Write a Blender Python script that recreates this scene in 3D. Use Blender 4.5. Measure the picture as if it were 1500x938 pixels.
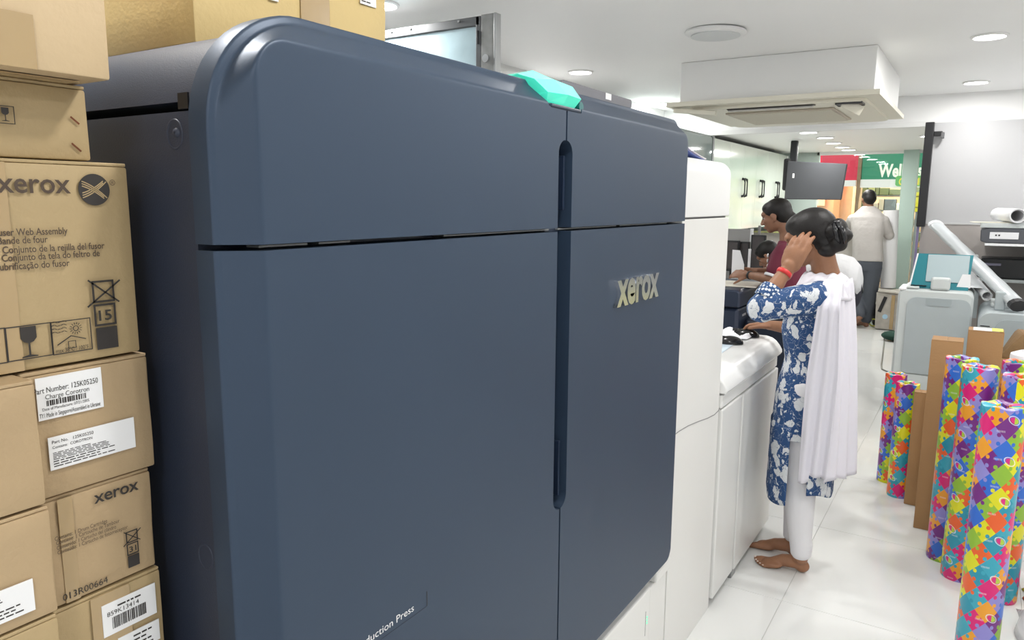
import bpy, bmesh, math, random
from mathutils import Vector, Matrix
random.seed(7)
for o in list(bpy.data.objects): bpy.data.objects.remove(o)
SC = bpy.context.scene
COL = SC.collection
PI = math.pi
V = Vector
# ------------------------------------------------------------ camera
F = 1085.07
YAW, PITCH, ROLL = 0.560990, 0.159576, 0.00685
_cy, _sy, _cp, _sp = math.cos(YAW), math.sin(YAW), math.cos(PITCH), math.sin(PITCH)
fw = V((-_sy*_cp, _cy*_cp, -_sp)); rt = V((_cy, _sy, 0)); up = rt.cross(fw)
cr, sr = math.cos(ROLL), math.sin(ROLL)
rt2 = cr*rt+sr*up; up2 = -sr*rt+cr*up
CAM = V((0, 0, 1.55))
cd = bpy.data.cameras.new('camera'); cam = bpy.data.objects.new('camera', cd); COL.objects.link(cam)
cd.sensor_width = 36; cd.lens = 36*F/1500; cd.clip_start = 0.05; cd.clip_end = 100
cam.matrix_world = Matrix(((rt2.x, up2.x, -fw.x, 0), (rt2.y, up2.y, -fw.y, 0), (rt2.z, up2.z, -fw.z, 1.55), (0, 0, 0, 1)))
SC.camera = cam
# ------------------------------------------------------------ world, exposure
SC.view_settings.view_transform = 'Standard'; SC.view_settings.look = 'None'
SC.view_settings.exposure = 0.12; SC.view_settings.gamma = 1.0
w = bpy.data.worlds.new('world'); SC.world = w; w.use_nodes = True
w.node_tree.nodes['Background'].inputs[0].default_value = (0.93, 0.96, 1.0, 1)
w.node_tree.nodes['Background'].inputs[1].default_value = 1.1
LAMP_W = 10.5
ROW_W = 9.0

def hit(u, v, **k):
    """point in the room where the sight line of a measured picture point meets a known plane"""
    d = rt2*(u-750)-up2*(v-469)+fw*F
    (a, val), = k.items(); i = 'xyz'.index(a)
    return CAM+d*((val-CAM[i])/d[i])

# ------------------------------------------------------------ materials
_M = {}
def mat(name, col, rough=.5, metal=0, emit=0, ecol=None, noise=0, nscale=8, bump=0, bscale=40, spec=.5, trans=0, coat=0, alpha=1, sheen=0):
    if name in _M: return _M[name]
    m = bpy.data.materials.new(name); m.use_nodes = True; nt = m.node_tree; N = nt.nodes; L = nt.links
    b = N['Principled BSDF']
    b.inputs['Base Color'].default_value = (*col, 1); b.inputs['Roughness'].default_value = rough
    b.inputs['Metallic'].default_value = metal; b.inputs['Specular IOR Level'].default_value = spec
    b.inputs['Transmission Weight'].default_value = trans; b.inputs['Coat Weight'].default_value = coat
    b.inputs['Alpha'].default_value = alpha; b.inputs['Sheen Weight'].default_value = sheen
    if emit:
        b.inputs['Emission Color'].default_value = (*(ecol or col), 1); b.inputs['Emission Strength'].default_value = emit
    if noise or bump:
        tc = N.new('ShaderNodeTexCoord')
    if noise:
        n = N.new('ShaderNodeTexNoise'); n.inputs['Scale'].default_value = nscale; n.inputs['Detail'].default_value = 5
        L.new(tc.outputs['Object'], n.inputs['Vector'])
        r = N.new('ShaderNodeMapRange'); r.inputs[1].default_value = .3; r.inputs[2].default_value = .7
        r.inputs[3].default_value = 1-noise; r.inputs[4].default_value = 1+noise
        L.new(n.outputs[0], r.inputs[0])
        mx = N.new('ShaderNodeVectorMath'); mx.operation = 'SCALE'; mx.inputs[0].default_value = col
        L.new(r.outputs[0], mx.inputs['Scale']); L.new(mx.outputs[0], b.inputs['Base Color'])
    if bump:
        n2 = N.new('ShaderNodeTexNoise'); n2.inputs['Scale'].default_value = bscale; n2.inputs['Detail'].default_value = 3
        L.new(tc.outputs['Object'], n2.inputs['Vector'])
        bp = N.new('ShaderNodeBump'); bp.inputs['Strength'].default_value = bump; bp.inputs['Distance'].default_value = .01
        L.new(n2.outputs[0], bp.inputs['Height']); L.new(bp.outputs[0], b.inputs['Normal'])
    _M[name] = m; return m

WHITE = mat('white_paint', (.82, .82, .81), .55, noise=.015, nscale=2)
CEIL = mat('ceiling_paint', (.88, .88, .875), .5, noise=.01, nscale=1)
TILE = mat('glossy_floor_tile', (.76, .765, .75), .12, noise=.02, nscale=1.5, spec=.5)
GROUT = mat('grout', (.58, .58, .56), .8)
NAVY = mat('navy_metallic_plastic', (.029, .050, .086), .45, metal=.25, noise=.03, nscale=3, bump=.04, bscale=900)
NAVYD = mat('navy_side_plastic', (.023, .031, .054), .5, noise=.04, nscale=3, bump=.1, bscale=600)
NAVYK = mat('navy_recess_plastic', (.012, .022, .045), .3)
BLACK = mat('black_plastic', (.012, .012, .014), .35)
OFFW = mat('off_white_plastic', (.74, .735, .71), .42, noise=.01, nscale=3)
COUNT = mat('counter_plastic', (.72, .72, .70), .35, noise=.015, nscale=3)
GREYD = mat('dark_grey_metal', (.10, .10, .105), .5)
STEEL = mat('grey_steel', (.30, .31, .31), .4, metal=.5, noise=.05)
CHROME = mat('brushed_chrome', (.75, .76, .78), .22, metal=1)
CARD = mat('cardboard', (.43, .31, .175), .7, noise=.07, nscale=5, bump=.12, bscale=120)
CARDY = mat('yellow_cardboard', (.42, .31, .16), .62, noise=.05, nscale=5, bump=.1, bscale=120)
CARDB = mat('brown_cardboard', (.36, .20, .085), .75, noise=.05, nscale=5, bump=.1, bscale=120)
TAPE = mat('packing_tape', (.41, .29, .145), .22, noise=.05, coat=.4)
INK = mat('black_print', (.03, .025, .022), .6)
BROWNINK = mat('brown_print', (.07, .045, .03), .6)
LABEL = mat('paper_label', (.82, .82, .82), .45)
PAPER = mat('white_paper', (.86, .86, .88), .6)
TEAL = mat('teal_plastic', (.0, .20, .25), .4)
LGREY = mat('light_grey_plastic', (.42, .47, .49), .45, noise=.02)
LGREY2 = mat('pale_grey_plastic', (.60, .64, .64), .45, noise=.02)
GLOW = mat('lamp_diffuser', (1, 1, 1), .4, emit=14, ecol=(1, .99, .97))
SKIN = mat('brown_skin', (.29, .135, .070), .5, noise=.08, nscale=25, bump=.08, bscale=300)
SKIN2 = mat('deep_brown_skin', (.25, .12, .07), .5, noise=.08, nscale=25)
HAIR = mat('black_hair', (.008, .0065, .006), .48, bump=.12, bscale=220, spec=.35)
NAIL = mat('pale_nail', (.75, .62, .55), .3)
RED = mat('red_plastic', (.62, .03, .03), .4)

def glass(name, tint, rough=.02, refl=.25):
    if name in _M: return _M[name]
    m = bpy.data.materials.new(name); m.use_nodes = True; nt = m.node_tree; N = nt.nodes; L = nt.links
    for n in list(N):
        if n.type == 'BSDF_PRINCIPLED': N.remove(n)
    t = N.new('ShaderNodeBsdfTransparent'); t.inputs[0].default_value = (*tint, 1)
    g = N.new('ShaderNodeBsdfGlossy'); g.inputs['Roughness'].default_value = rough
    fr = N.new('ShaderNodeFresnel'); fr.inputs[0].default_value = 1.45
    mx = N.new('ShaderNodeMixShader'); out = [n for n in N if n.type == 'OUTPUT_MATERIAL'][0]
    L.new(fr.outputs[0], mx.inputs[0]); L.new(t.outputs[0], mx.inputs[1]); L.new(g.outputs[0], mx.inputs[2]); L.new(mx.outputs[0], out.inputs[0])
    _M[name] = m; return m
GLASS = glass('clear_glass', (.90, .96, .94))

# ------------------------------------------------------------ mesh helpers
class MB:
    def __init__(s): s.bm = bmesh.new()
    def box(s, x0, x1, y0, y1, z0, z1, bev=0, seg=2, rot=None, jit=0):
        r = bmesh.ops.create_cube(s.bm, size=1); vs = r['verts']
        c = V(((x0+x1)/2, (y0+y1)/2, (z0+z1)/2)); d = V((abs(x1-x0), abs(y1-y0), abs(z1-z0)))
        for v in vs: v.co = V((v.co.x*d.x, v.co.y*d.y, v.co.z*d.z))
        if jit:
            for v in vs: v.co += V([random.uniform(-jit, jit) for _ in range(3)])
        if bev:
            es = list({e for v in vs for e in v.link_edges})
            g = bmesh.ops.bevel(s.bm, geom=es, offset=bev, segments=seg, affect='EDGES', profile=.5)
            vs = list({v for f in g['faces'] for v in f.verts} | {v for v in vs if v.is_valid})
        M = Matrix.Translation(c) @ (rot.to_4x4() if rot else Matrix())
        for v in vs: v.co = M @ v.co
        return s
    def ring_loft(s, rings, closed=True, cap=True):
        R = [[s.bm.verts.new(p) for p in r] for r in rings]; n = len(R[0])
        for a, b in zip(R, R[1:]):
            for i in range(n if closed else n-1):
                j = (i+1) % n
                s.bm.faces.new((a[i], a[j], b[j], b[i]))
        if cap and closed:
            s.bm.faces.new(R[0][::-1]); s.bm.faces.new(R[-1])
        return s
    def cyl(s, p0, p1, r0, r1=None, n=20, cap=True):
        r1 = r0 if r1 is None else r1; p0 = V(p0); p1 = V(p1); d = (p1-p0).normalized()
        a = d.orthogonal().normalized(); b = d.cross(a)
        return s.ring_loft([[p+(a*math.cos(t)+b*math.sin(t))*r for t in [2*PI*i/n for i in range(n)]] for p, r in ((p0, r0), (p1, r1))], cap=cap)
    def tube(s, pts, rs, n=10):
        pts = [V(p) for p in pts]
        if not hasattr(rs, '__len__'): rs = [rs]*len(pts)
        rings = []; a = None
        for i, p in enumerate(pts):
            d = (pts[min(i+1, len(pts)-1)]-pts[max(i-1, 0)]).normalized()
            a = d.orthogonal().normalized() if a is None else (a-d*a.dot(d)).normalized()
            b = d.cross(a); rings.append([p+(a*math.cos(t)+b*math.sin(t))*rs[i] for t in [2*PI*k/n for k in range(n)]])
        return s.ring_loft(rings)
    def ell(s, c, r, rot=None, u=20, v=12):
        g = bmesh.ops.create_uvsphere(s.bm, u_segments=u, v_segments=v, radius=1)
        M = Matrix.Translation(V(c)) @ (rot.to_4x4() if rot else Matrix()) @ Matrix.Diagonal((r[0], r[1], r[2], 1))
        for q in g['verts']: q.co = M @ q.co
        return s
    def limb(s, pts, rs, n=16):
        """tapering limb with round joints"""
        s.tube(pts, rs, n)
        for p, r in zip(pts, rs): s.ell(p, (r, r, r), u=n, v=10)
        return s
    def prism(s, poly, h0, h1, axis='x'):
        def P(a, b, h): return V({'x': (h, a, b), 'y': (a, h, b), 'z': (a, b, h)}[axis])
        return s.ring_loft([[P(a, b, h0) for a, b in poly], [P(a, b, h1) for a, b in poly]])
    def quad(s, pts):
        s.bm.faces.new([s.bm.verts.new(p) for p in pts]); return s
    def done(s, name, m, parent=None, smooth=False, kind=None, label=None, loc=None):
        bmesh.ops.recalc_face_normals(s.bm, faces=s.bm.faces[:])
        me = bpy.data.meshes.new(name); s.bm.to_mesh(me); s.bm.free()
        return link(name, me, m, parent, smooth, kind, label)
def setpar(o, parent):
    o.parent = parent
    if parent: o.matrix_parent_inverse = parent.matrix_basis.inverted() if parent.parent is None else (parent.parent.matrix_basis @ parent.matrix_parent_inverse @ parent.matrix_basis).inverted()
def link(name, me, m, parent=None, smooth=False, kind=None, label=None):
    o = bpy.data.objects.new(name, me); COL.objects.link(o)
    if m: me.materials.append(m)
    if smooth: 
        for p in me.polygons: p.use_smooth = True
        if smooth != 'all':
            me.set_sharp_from_angle(angle=.6)
    setpar(o, parent)
    if kind: o['kind'] = kind
    if label: o['label'] = label
    return o
def thing(name, label, cat, loc=(0, 0, 0), group=None, rz=0):
    o = bpy.data.objects.new(name, None); COL.objects.link(o); o.location = loc; o.rotation_euler.z = rz
    o.empty_display_size = .05; return tag(o, label, cat, group)
def tag(o, label, cat, group=None):
    o['label'] = label; o['category'] = cat
    if group: o['group'] = group
    return o
def rrect(a0, a1, b0, b1, r, n=6):
    """rounded rectangle outline; r = radii at (a0b0, a1b0, a1b1, a0b1)"""
    if not hasattr(r, '__len__'): r = (r,)*4
    out = []
    for (cx, cy, t0), q in zip(((a0+r[0], b0+r[0], PI), (a1-r[1], b0+r[1], 1.5*PI), (a1-r[2], b1-r[2], 0), (a0+r[3], b1-r[3], .5*PI)), r):
        for i in range(n+1):
            t = t0+PI/2*i/n; out.append((cx+q*math.cos(t), cy+q*math.sin(t)))
    return out
def evalmesh(o, mods):
    """apply modifiers to a temporary object and return the mesh"""
    for typ, kw in mods:
        md = o.modifiers.new(typ, typ)
        for k, v in kw.items(): setattr(md, k, v)
    dg = bpy.context.evaluated_depsgraph_get(); dg.update()
    me = bpy.data.meshes.new_from_object(o.evaluated_get(dg)); bpy.data.objects.remove(o); return me
def blob(mb, name, m, parent, voxel=.006, it=5, label=None, fac=.5):
    """fuse overlapping forms into one continuous smooth surface"""
    bmesh.ops.recalc_face_normals(mb.bm, faces=mb.bm.faces[:])
    me = bpy.data.meshes.new('t'); mb.bm.to_mesh(me); mb.bm.free()
    o = bpy.data.objects.new('t', me); COL.objects.link(o)
    me2 = evalmesh(o, [('REMESH', dict(mode='VOXEL', voxel_size=voxel, adaptivity=0)), ('SMOOTH', dict(factor=fac, iterations=it))])
    return link(name, me2, m, parent, 'all', None, label)
def cut(o, cutter_bm):
    me = bpy.data.meshes.new('c'); bmesh.ops.recalc_face_normals(cutter_bm, faces=cutter_bm.faces[:]); cutter_bm.to_mesh(me); cutter_bm.free()
    c = bpy.data.objects.new('c', me); COL.objects.link(c)
    t = bpy.data.objects.new('t', o.data); COL.objects.link(t)
    m2 = evalmesh(t, [('BOOLEAN', dict(object=c, operation='DIFFERENCE', solver='EXACT'))])
    bpy.data.objects.remove(c); o.data = m2
    return o
def sheet(fn, nu, nv, name, m, parent, th=.002, label=None, both=True):
    bm = bmesh.new(); g = [[bm.verts.new(fn(i/nu, j/nv)) for i in range(nu+1)] for j in range(nv+1)]
    for j in range(nv):
        for i in range(nu): bm.faces.new((g[j][i], g[j][i+1], g[j+1][i+1], g[j+1][i]))
    me = bpy.data.meshes.new(name); bm.to_mesh(me); bm.free()
    o = link(name, me, m, parent, 'all', None, label)
    md = o.modifiers.new('Solidify', 'SOLIDIFY'); md.thickness = th; md.offset = 0
    return o
def lettering(txt, p, m, parent, width=None, height=.02, face='+x', ext=0.0, rot=0, depth=.0004, shear=0, bold=0, name='lettering', align='LEFT', label=None):
    """flat print: text as real letter outlines; face +x reads towards +y, face -y reads towards +x"""
    cu = bpy.data.curves.new('t', 'FONT'); cu.body = txt; cu.size = 1; cu.extrude = ext; cu.offset = bold; cu.shear = shear; cu.resolution_u = 3
    o = bpy.data.objects.new('t', cu); COL.objects.link(o)
    dg = bpy.context.evaluated_depsgraph_get()
    me = bpy.data.meshes.new_from_object(o.evaluated_get(dg)); bpy.data.objects.remove(o)
    xs = [v.co.x for v in me.vertices]; ys = [v.co.y for v in me.vertices]
    w0 = max(xs)-min(xs)
    sy = height/.73; sx = (width/w0) if width else sy; x0 = min(xs)
    if align == 'CENTER': x0 = (min(xs)+max(xs))/2
    R = {'+x': Matrix(((0, 0, 1), (1, 0, 0), (0, 1, 0))), '-y': Matrix(((1, 0, 0), (0, 0, -1), (0, 1, 0)))}[face]
    c, s_ = math.cos(rot), math.sin(rot); p = V(p)
    for v in me.vertices:
        a, b = (v.co.x-x0)*sx, v.co.y*sy
        v.co = p + R @ V((a*c-b*s_, a*s_+b*c, v.co.z if ext else depth))
    return link(name, me, m, parent, label=label)

# ------------------------------------------------------------ room shell
def struct(o): o['kind'] = 'structure'; return o
BY = 7.7; CZ = 2.5; LZ = 2.25; XL = -2.95; XR = 1.9; YB = -1.6; YF = 11.6
floor = struct(MB().box(XL, XR, YB, YF, -.05, -.003).done('floor', GROUT))
tile_me = None
T = .8; ox = -.535; oy = 2.865
mbt = MB(); mbt.box(-T/2+.0012, T/2-.0012, -T/2+.0012, T/2-.0012, -.02, 0, bev=.0008, seg=1)
tl = mbt.done('tile', TILE, floor); tile_me = tl.data; COL.objects.unlink(tl); bpy.data.objects.remove(tl)
for i in range(-3, 3):
    for j in range(-5, 11):
        cx = ox+(i+.5)*T; cy = oy+(j+.5)*T
        if cx-T/2 < XL or cx+T/2 > XR+.3 or cy+T/2 > YF+.05: continue
        o = bpy.data.objects.new('tile', tile_me); COL.objects.link(o); o.parent = floor; o.location = (cx, cy, 0)
struct(MB().box(XL, XR, YB, BY, CZ, CZ+.1).done('ceiling', CEIL))
lowc = struct(MB().box(XL, XR, BY, YF+.3, LZ, CZ+.1).done('ceiling_low', CEIL))
MB().box(XL, XR, BY-.03, BY+.02, LZ-.025, LZ+.02, bev=.004).done('beam_edge_strip', WHITE, lowc)
struct(MB().box(XL-.1, XL, YB, YF, 0, CZ).done('wall_left', WHITE))
struct(MB().box(XR, XR+.1, YB, YF, 0, CZ).done('wall_right', WHITE))
struct(MB().box(XL, XR, YB-.1, YB, CZ-.25, CZ).done('trim_3', WHITE))   # rear wall left out below so world light brightens the ceiling

# partition wall at the right of the far opening
GW = mat('pale_grey_board', (.47, .47, .48), .28, noise=.02, nscale=1.5)
TAUPE = mat('taupe_board', (.36, .33, .315), .5, noise=.04, nscale=2)
zb = hit(1420, 328, y=7.6).z
wb = struct(MB().box(-.44, XR, 7.62, 7.69, zb, LZ).done('wall_back', GW))
MB().box(-.46, XR, 7.60, 7.69, 0, zb).done('lower_panel', TAUPE, wb)
MB().box(-.44, XR, 7.595, 7.62, zb-.008, zb+.006).done('joint_strip', mat('joint_strip_grey', (.5, .5, .5), .5), wb)
pp = thing('black_pole', 'tall black metal pole at the left edge of the grey partition board', 'pole', (-.46, 7.55, zb))
MB().box(-.495, -.425, 7.52, 7.585, zb-.03, LZ-.001, bev=.006).done('post', BLACK, pp)
MB().box(-.425, -.36, 7.53, 7.58, 2.13, 2.17, bev=.004).done('bracket', BLACK, pp)
MB().box(-.37, -.345, 7.52, 7.585, 2.11, 2.16, bev=.004).done('clamp', GREYD, pp)
MB().box(-.49, -.47, 7.54, 7.57, 0, zb-.03).done('lower_rail', mat('purple_grey_metal', (.2, .17, .3), .4), pp)

# ------------------------------------------------------------ ceiling lamps, vent
dl0 = None
def downlight(x, y, z, w, label, group):
    t = thing('ceiling_light', label, 'ceiling light', (x, y, z), group)
    m = MB(); n = 32; ro, ri = .095, .078
    m.ring_loft([[V((x+r*math.cos(2*PI*i/n), y+r*math.sin(2*PI*i/n), zz)) for i in range(n)] for r, zz in ((ri, z-.003), (ri+.004, z-.012), (ro, z-.008), (ro, z-.0005), (ri, z-.0005))], cap=False)
    m.done('trim_ring', WHITE, t, True)
    MB().cyl((x, y, z-.006), (x, y, z-.002), ri, n=32).done('diffuser', GLOW, t)
    ld = bpy.data.lights.new('lamp', 'AREA'); ld.shape = 'DISK'; ld.size = .15; ld.energy = w; ld.color = (1, .985, .96)
    lo = bpy.data.objects.new('lamp', ld); COL.objects.link(lo); lo.location = (x, y, z-.02); setpar(lo, t)
    return t
mains = [(-.06, 5.2, 'round downlight upper right, just right of the ceiling air conditioner'), (-.14, 7.07, 'round downlight low on the right, close to the ceiling step'),
         (-2.62, 5.1, 'round downlight glowing above the dark press and its tray'), (-2.76, 7.1, 'small round downlight left of the air conditioner, near the press corner'),
         (-2.6, 2.9, 'round downlight over the far back of the press'), (-1.35, 2.9, 'round downlight over the middle of the press'), (-.06, 3.1, 'round downlight over the aisle'),
         (-.2, 1.0, 'round downlight over the photographer'), (.95, 1.2, 'round downlight behind the photographer on the right'), (.95, 3.1, 'round downlight over the rolls'),
         (1.1, 5.2, 'round downlight over the right hand machines'), (-1.3, .6, 'round downlight over the cartons'), (1.1, 7.0, 'round downlight before the grey partition'), (.2, -.7, 'round downlight at the rear of the room')]
for x, y, lb in mains: downlight(x, y, CZ, LAMP_W, lb, 'round downlights in the main ceiling')
rowl = ['nearest', 'second', 'third', 'fourth', 'fifth', 'farthest']
for i, (u, v) in enumerate([(1209, 201), (1221, 209), (1234, 215), (1243, 219), (1252, 223)]):
    p = hit(u, v, z=LZ); downlight(p.x, p.y, LZ, ROW_W, '%s lamp of the row of round downlights in the low ceiling' % rowl[i if i < 4 else 5], 'row of downlights in the low ceiling')
for x, y, lb in ((-.55, 9.0, 'round downlight in low ceiling behind the partition'), (-1.55, 8.0, 'round downlight in low ceiling before the glass cabinets')):
    downlight(x, y, LZ, ROW_W, lb, 'other downlights in the low ceiling')
t = thing('ceiling_speaker', 'flat round white speaker cover sitting slightly loose in the ceiling', 'ceiling speaker', (-1.36, 4.29, CZ))
R_ = Matrix.Rotation(.03, 3, 'Y')
m = MB(); n = 40
m.ring_loft([[V((-1.36, 4.29, CZ-.012))+R_@V((r*math.cos(2*PI*i/n), r*math.sin(2*PI*i/n), zz)) for i in range(n)] for r, zz in ((.165, .008), (.17, -.004), (.158, -.012), (.14, -.014))])
m.done('rim', WHITE, t, True)
MB().cyl((-1.36, 4.29, CZ-.032), (-1.36, 4.29, CZ-.026), .135, n=40).done('grille', mat('speaker_grille', (.68, .70, .70), .6, bump=.3, bscale=500), t)

# air conditioner in its dropped box
CRM = mat('cream_plastic', (.74, .71, .60), .45)
t = thing('ceiling_air_conditioner', 'cream ceiling air conditioner with one loose flap under a white boxed drop', 'air conditioner', (-1.25, 5.85, 2.5))
MB().box(-1.86, -.63, 5.14, 6.55, 2.225, CZ-.001, bev=.004).done('boxing', WHITE, t)
AZ = 2.2
m = MB(); m.prism([(-1.93, 5.07), (-.59, 5.07), (-.59, 6.64), (-1.93, 6.64)], AZ, AZ+.03, 'z')
pn = m.done('panel', CRM, t)
m = MB(); m.prism(rrect(-1.83, -.68, 5.17, 6.54, .10), AZ-.022, AZ-.0005, 'z'); m.done('raised_frame', CRM, t, True)
m = MB(); m.prism(rrect(-1.55, -.98, 5.185, 5.26, .03), AZ-.026, AZ-.0225, 'z'); m.done('air_slot', mat('slot_shadow_grey', (.10, .09, .08), .6), t)
m = MB(); m.box(-1.54, -.99, 5.20, 5.24, AZ-.036, AZ-.026, rot=Matrix.Rotation(.25, 3, 'X'), bev=.003); m.done('flap', mat('grey_flap', (.45, .44, .42), .4), t)
gr = MB().box(-1.62, -.90, 5.42, 6.2, AZ-.034, AZ-.0225, bev=.004).done('intake_grille', mat('beige_grille', (.48, .42, .34), .6), t)
m = MB()
for i in range(24): m.box(-1.60, -.92, 5.45+i*.031, 5.458+i*.031, AZ-.042, AZ-.034)
m.done('grille_fins', CRM, gr, kind='stuff')
MB().box(-.86, -.70, 5.20, 5.34, AZ-.03, AZ-.023, bev=.01).done('corner_opening', BLACK, t)
MB().box(-.83, -.70, 5.26, 5.28, AZ-.075, AZ-.015, rot=Matrix.Rotation(.5, 3, 'Y')@Matrix.Rotation(.4, 3, 'Z'), bev=.004).done('loose_flap', CRM, t)
MB().box(-1.90, -1.60, 5.12, 5.16, AZ-.05, AZ-.02, rot=Matrix.Rotation(.12, 3, 'Y'), bev=.006).done('loose_flap', CRM, t)

# ------------------------------------------------------------ the big dark press
Y0, Y1, Z0, Z1 = .565, 2.165, .405, 1.785       # rim outline of the door front
press = thing('printing_press', 'huge dark navy digital press with rounded doors and white base', 'printing press', (-1.25, 1.35, 0))
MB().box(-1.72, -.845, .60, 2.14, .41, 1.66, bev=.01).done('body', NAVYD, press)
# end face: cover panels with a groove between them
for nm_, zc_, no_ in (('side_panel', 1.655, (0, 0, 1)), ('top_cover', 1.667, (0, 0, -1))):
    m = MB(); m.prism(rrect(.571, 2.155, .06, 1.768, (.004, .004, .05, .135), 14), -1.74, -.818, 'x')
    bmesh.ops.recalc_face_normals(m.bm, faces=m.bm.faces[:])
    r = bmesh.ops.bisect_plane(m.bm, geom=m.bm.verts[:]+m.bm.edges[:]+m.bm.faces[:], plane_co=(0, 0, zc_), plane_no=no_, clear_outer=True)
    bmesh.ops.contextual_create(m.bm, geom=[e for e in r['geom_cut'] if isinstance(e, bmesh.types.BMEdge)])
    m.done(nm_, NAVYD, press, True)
MB().box(-.838, -.8185, .569, .5715, 1.657, 1.676).done('latch_notch', BLACK, press)
for zc in (1.628, 1.075):
    c = V((-.851 if zc > 1.2 else -.842, .5715, zc)); n = 28
    m = MB(); m.ring_loft([[c+V((r*math.cos(2*PI*i/n), -d, r*1.15*math.sin(2*PI*i/n))) for i in range(n)] for r, d in ((.0165, 0), (.016, .0014), (.0145, .0014), (.012, -.0016), (.003, -.004))], cap=False)
    if zc > 1.2: m.ring_loft([[c+V((.004+r*math.cos(2*PI*i/n), -d, .002+r*math.sin(2*PI*i/n))) for i in range(n)] for r, d in ((.006, .0005), (.0045, .003), (.001, .004))], cap=False)
    m.done('round_dimple', NAVYD, press, 'all')
# front shell
def front_shell(y0, y1, z0, z1, lab=None):
    """cut the moulded front down to one door between the given lines"""
    m = MB(); n = 14; ro = (.07, .075, .055, .15)
    R = []
    def ring(dy, dz0, dz1, x, r): return [V((x, a, b)) for a, b in rrect(Y0+dy, Y1-dy*.8, Z0+dz0, Z1-dz1, r, n)]
    R = [ring(.0, 0, 0, -.814, ro), ring(0, 0, 0, -.7822, ro), ring(.0006, .0006, .0006, -.7802, ro), ring(.003, .003, .003, -.7785, ro), ring(.007, .007, .007, -.7765, ro), ring(.009, .010, .011, -.7745, (.068, .073, .054, .145))]
    for k in range(1, 8):
        q = k/8; R.append(ring(.009+.032*q, .010+.022*q, .011+.031*q, -.7745+.033*q, [a_+(b_-a_)*q for a_, b_ in zip((.068, .073, .054, .145), (.03, .04, .03, .05))]))
    R += [ring(.041, .032, .042, -.7415, (.03, .04, .03, .05)), ring(.0435, .034, .0445, -.7403, (.028, .038, .03, .046)), ring(.046, .036, .047, -.74, (.026, .035, .03, .043)), ring(.052, .042, .054, -.74, (.02, .03, .03, .036))]
    m.ring_loft(R)
    bmesh.ops.recalc_face_normals(m.bm, faces=m.bm.faces[:])
    for co, no in (((0, y0, 0), (0, -1, 0)), ((0, y1, 0), (0, 1, 0)), ((0, 0, z0), (0, 0, -1)), ((0, 0, z1), (0, 0, 1))):
        g = m.bm.verts[:]+m.bm.edges[:]+m.bm.faces[:]
        r = bmesh.ops.bisect_plane(m.bm, geom=g, plane_co=co, plane_no=no, clear_outer=True)
        es = [e for e in r['geom_cut'] if isinstance(e, bmesh.types.BMEdge)]
        if es:
            try: bmesh.ops.contextual_create(m.bm, geom=es)
            except Exception: pass
    return m
SZ = 1.492
def rec():   # handle channel and lamp recess cutters
    m = MB(); m.prism(rrect(1.352, 1.412, .872, 1.674, (.03, .03, .028, .028), 8), -.775, -.70, 'x')
    return m
doors = []
for nm, a in (('upper_left_door', (0, 1.381, SZ+.003, 3)), ('upper_right_door', (1.387, 3, SZ+.003, 3)), ('lower_left_door', (0, 1.381, 0, SZ-.0045)), ('lower_right_door', (1.387, 3, 0, SZ-.0045))):
    d = front_shell(*a).done('door', NAVY, press, True)
    d = cut(d, rec().bm)
    if nm.startswith('upper'):   # seat of the status lamp
        c = MB(); c.prism([(1.245, 1.83), (1.283, 1.785), (1.292, 1.765), (1.309, 1.736), (1.449, 1.734), (1.459, 1.76), (1.462, 1.83)], -.80, -.70, 'x'); d = cut(d, c.bm)
    for p in d.data.polygons: p.use_smooth = True
    d.data.set_sharp_from_angle(angle=.85); doors.append(d)
MB().box(-.806, -.790, .64, 2.10, .46, 1.68).done('inner_frame', NAVYK, press)
for ya, yb in ((.62, .70), (.72, .78), (1.0, 1.36), (1.40, 1.7), (1.72, 2.05)):
    MB().box(-.79, -.765, ya, yb, SZ-.003, SZ+.001, bev=.001).done('seam_bracket', STEEL, press)
ch = MB(); ch.prism(rrect(1.353, 1.411, .873, 1.673, (.028, .028, .026, .026), 8), -.776, -.772, 'x'); ch.done('handle_channel', NAVYK, press, True)
for z0, z1 in ((1.535, 1.64), (.90, 1.02)):
    m = MB(); m.prism(rrect(1.360, 1.402, z0, z1, .006), -.7718, -.765, 'x'); m.done('grip_pocket', BLACK, press)
    m = MB(); m.prism(rrect(1.394, 1.402, z0-.004, z1+.004, .003), -.765, -.752, 'x'); m.done('grip', NAVYK, press, True)
MB().box(-.765, -.748, 1.3525, 1.3545, .90, 1.48).done('channel_lip', NAVY, press)
# status lamp
GREEN = mat('green_lamp', (.03, .50, .36), .25, emit=.62, ecol=(.07, .72, .50), coat=.5)
GREEN2 = mat('green_lamp_bright', (.10, .60, .45), .25, emit=.95, ecol=(.16, .90, .66), coat=.5)
m = MB()
rings = [[V(p) for p in r] for r in (
  [(-.748, 1.312, 1.743), (-.742, 1.37, 1.742), (-.748, 1.430, 1.742), (-.80, 1.44, 1.742), (-.83, 1.38, 1.742), (-.83, 1.31, 1.742)],
  [(-.738, 1.300, 1.760), (-.730, 1.37, 1.762), (-.738, 1.443, 1.762), (-.80, 1.452, 1.764), (-.85, 1.38, 1.764), (-.84, 1.31, 1.762)],
  [(-.762, 1.288, 1.785), (-.756, 1.355, 1.792), (-.762, 1.448, 1.790), (-.81, 1.455, 1.79), (-.87, 1.37, 1.80), (-.85, 1.30, 1.79)],
  [(-.80, 1.287, 1.797), (-.80, 1.345, 1.812), (-.80, 1.425, 1.806), (-.82, 1.43, 1.806), (-.86, 1.36, 1.812), (-.84, 1.31, 1.802)])]
m.ring_loft(rings); lampo = m.done('status_lamp', GREEN, press); lampo.data.materials.append(GREEN2)
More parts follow.
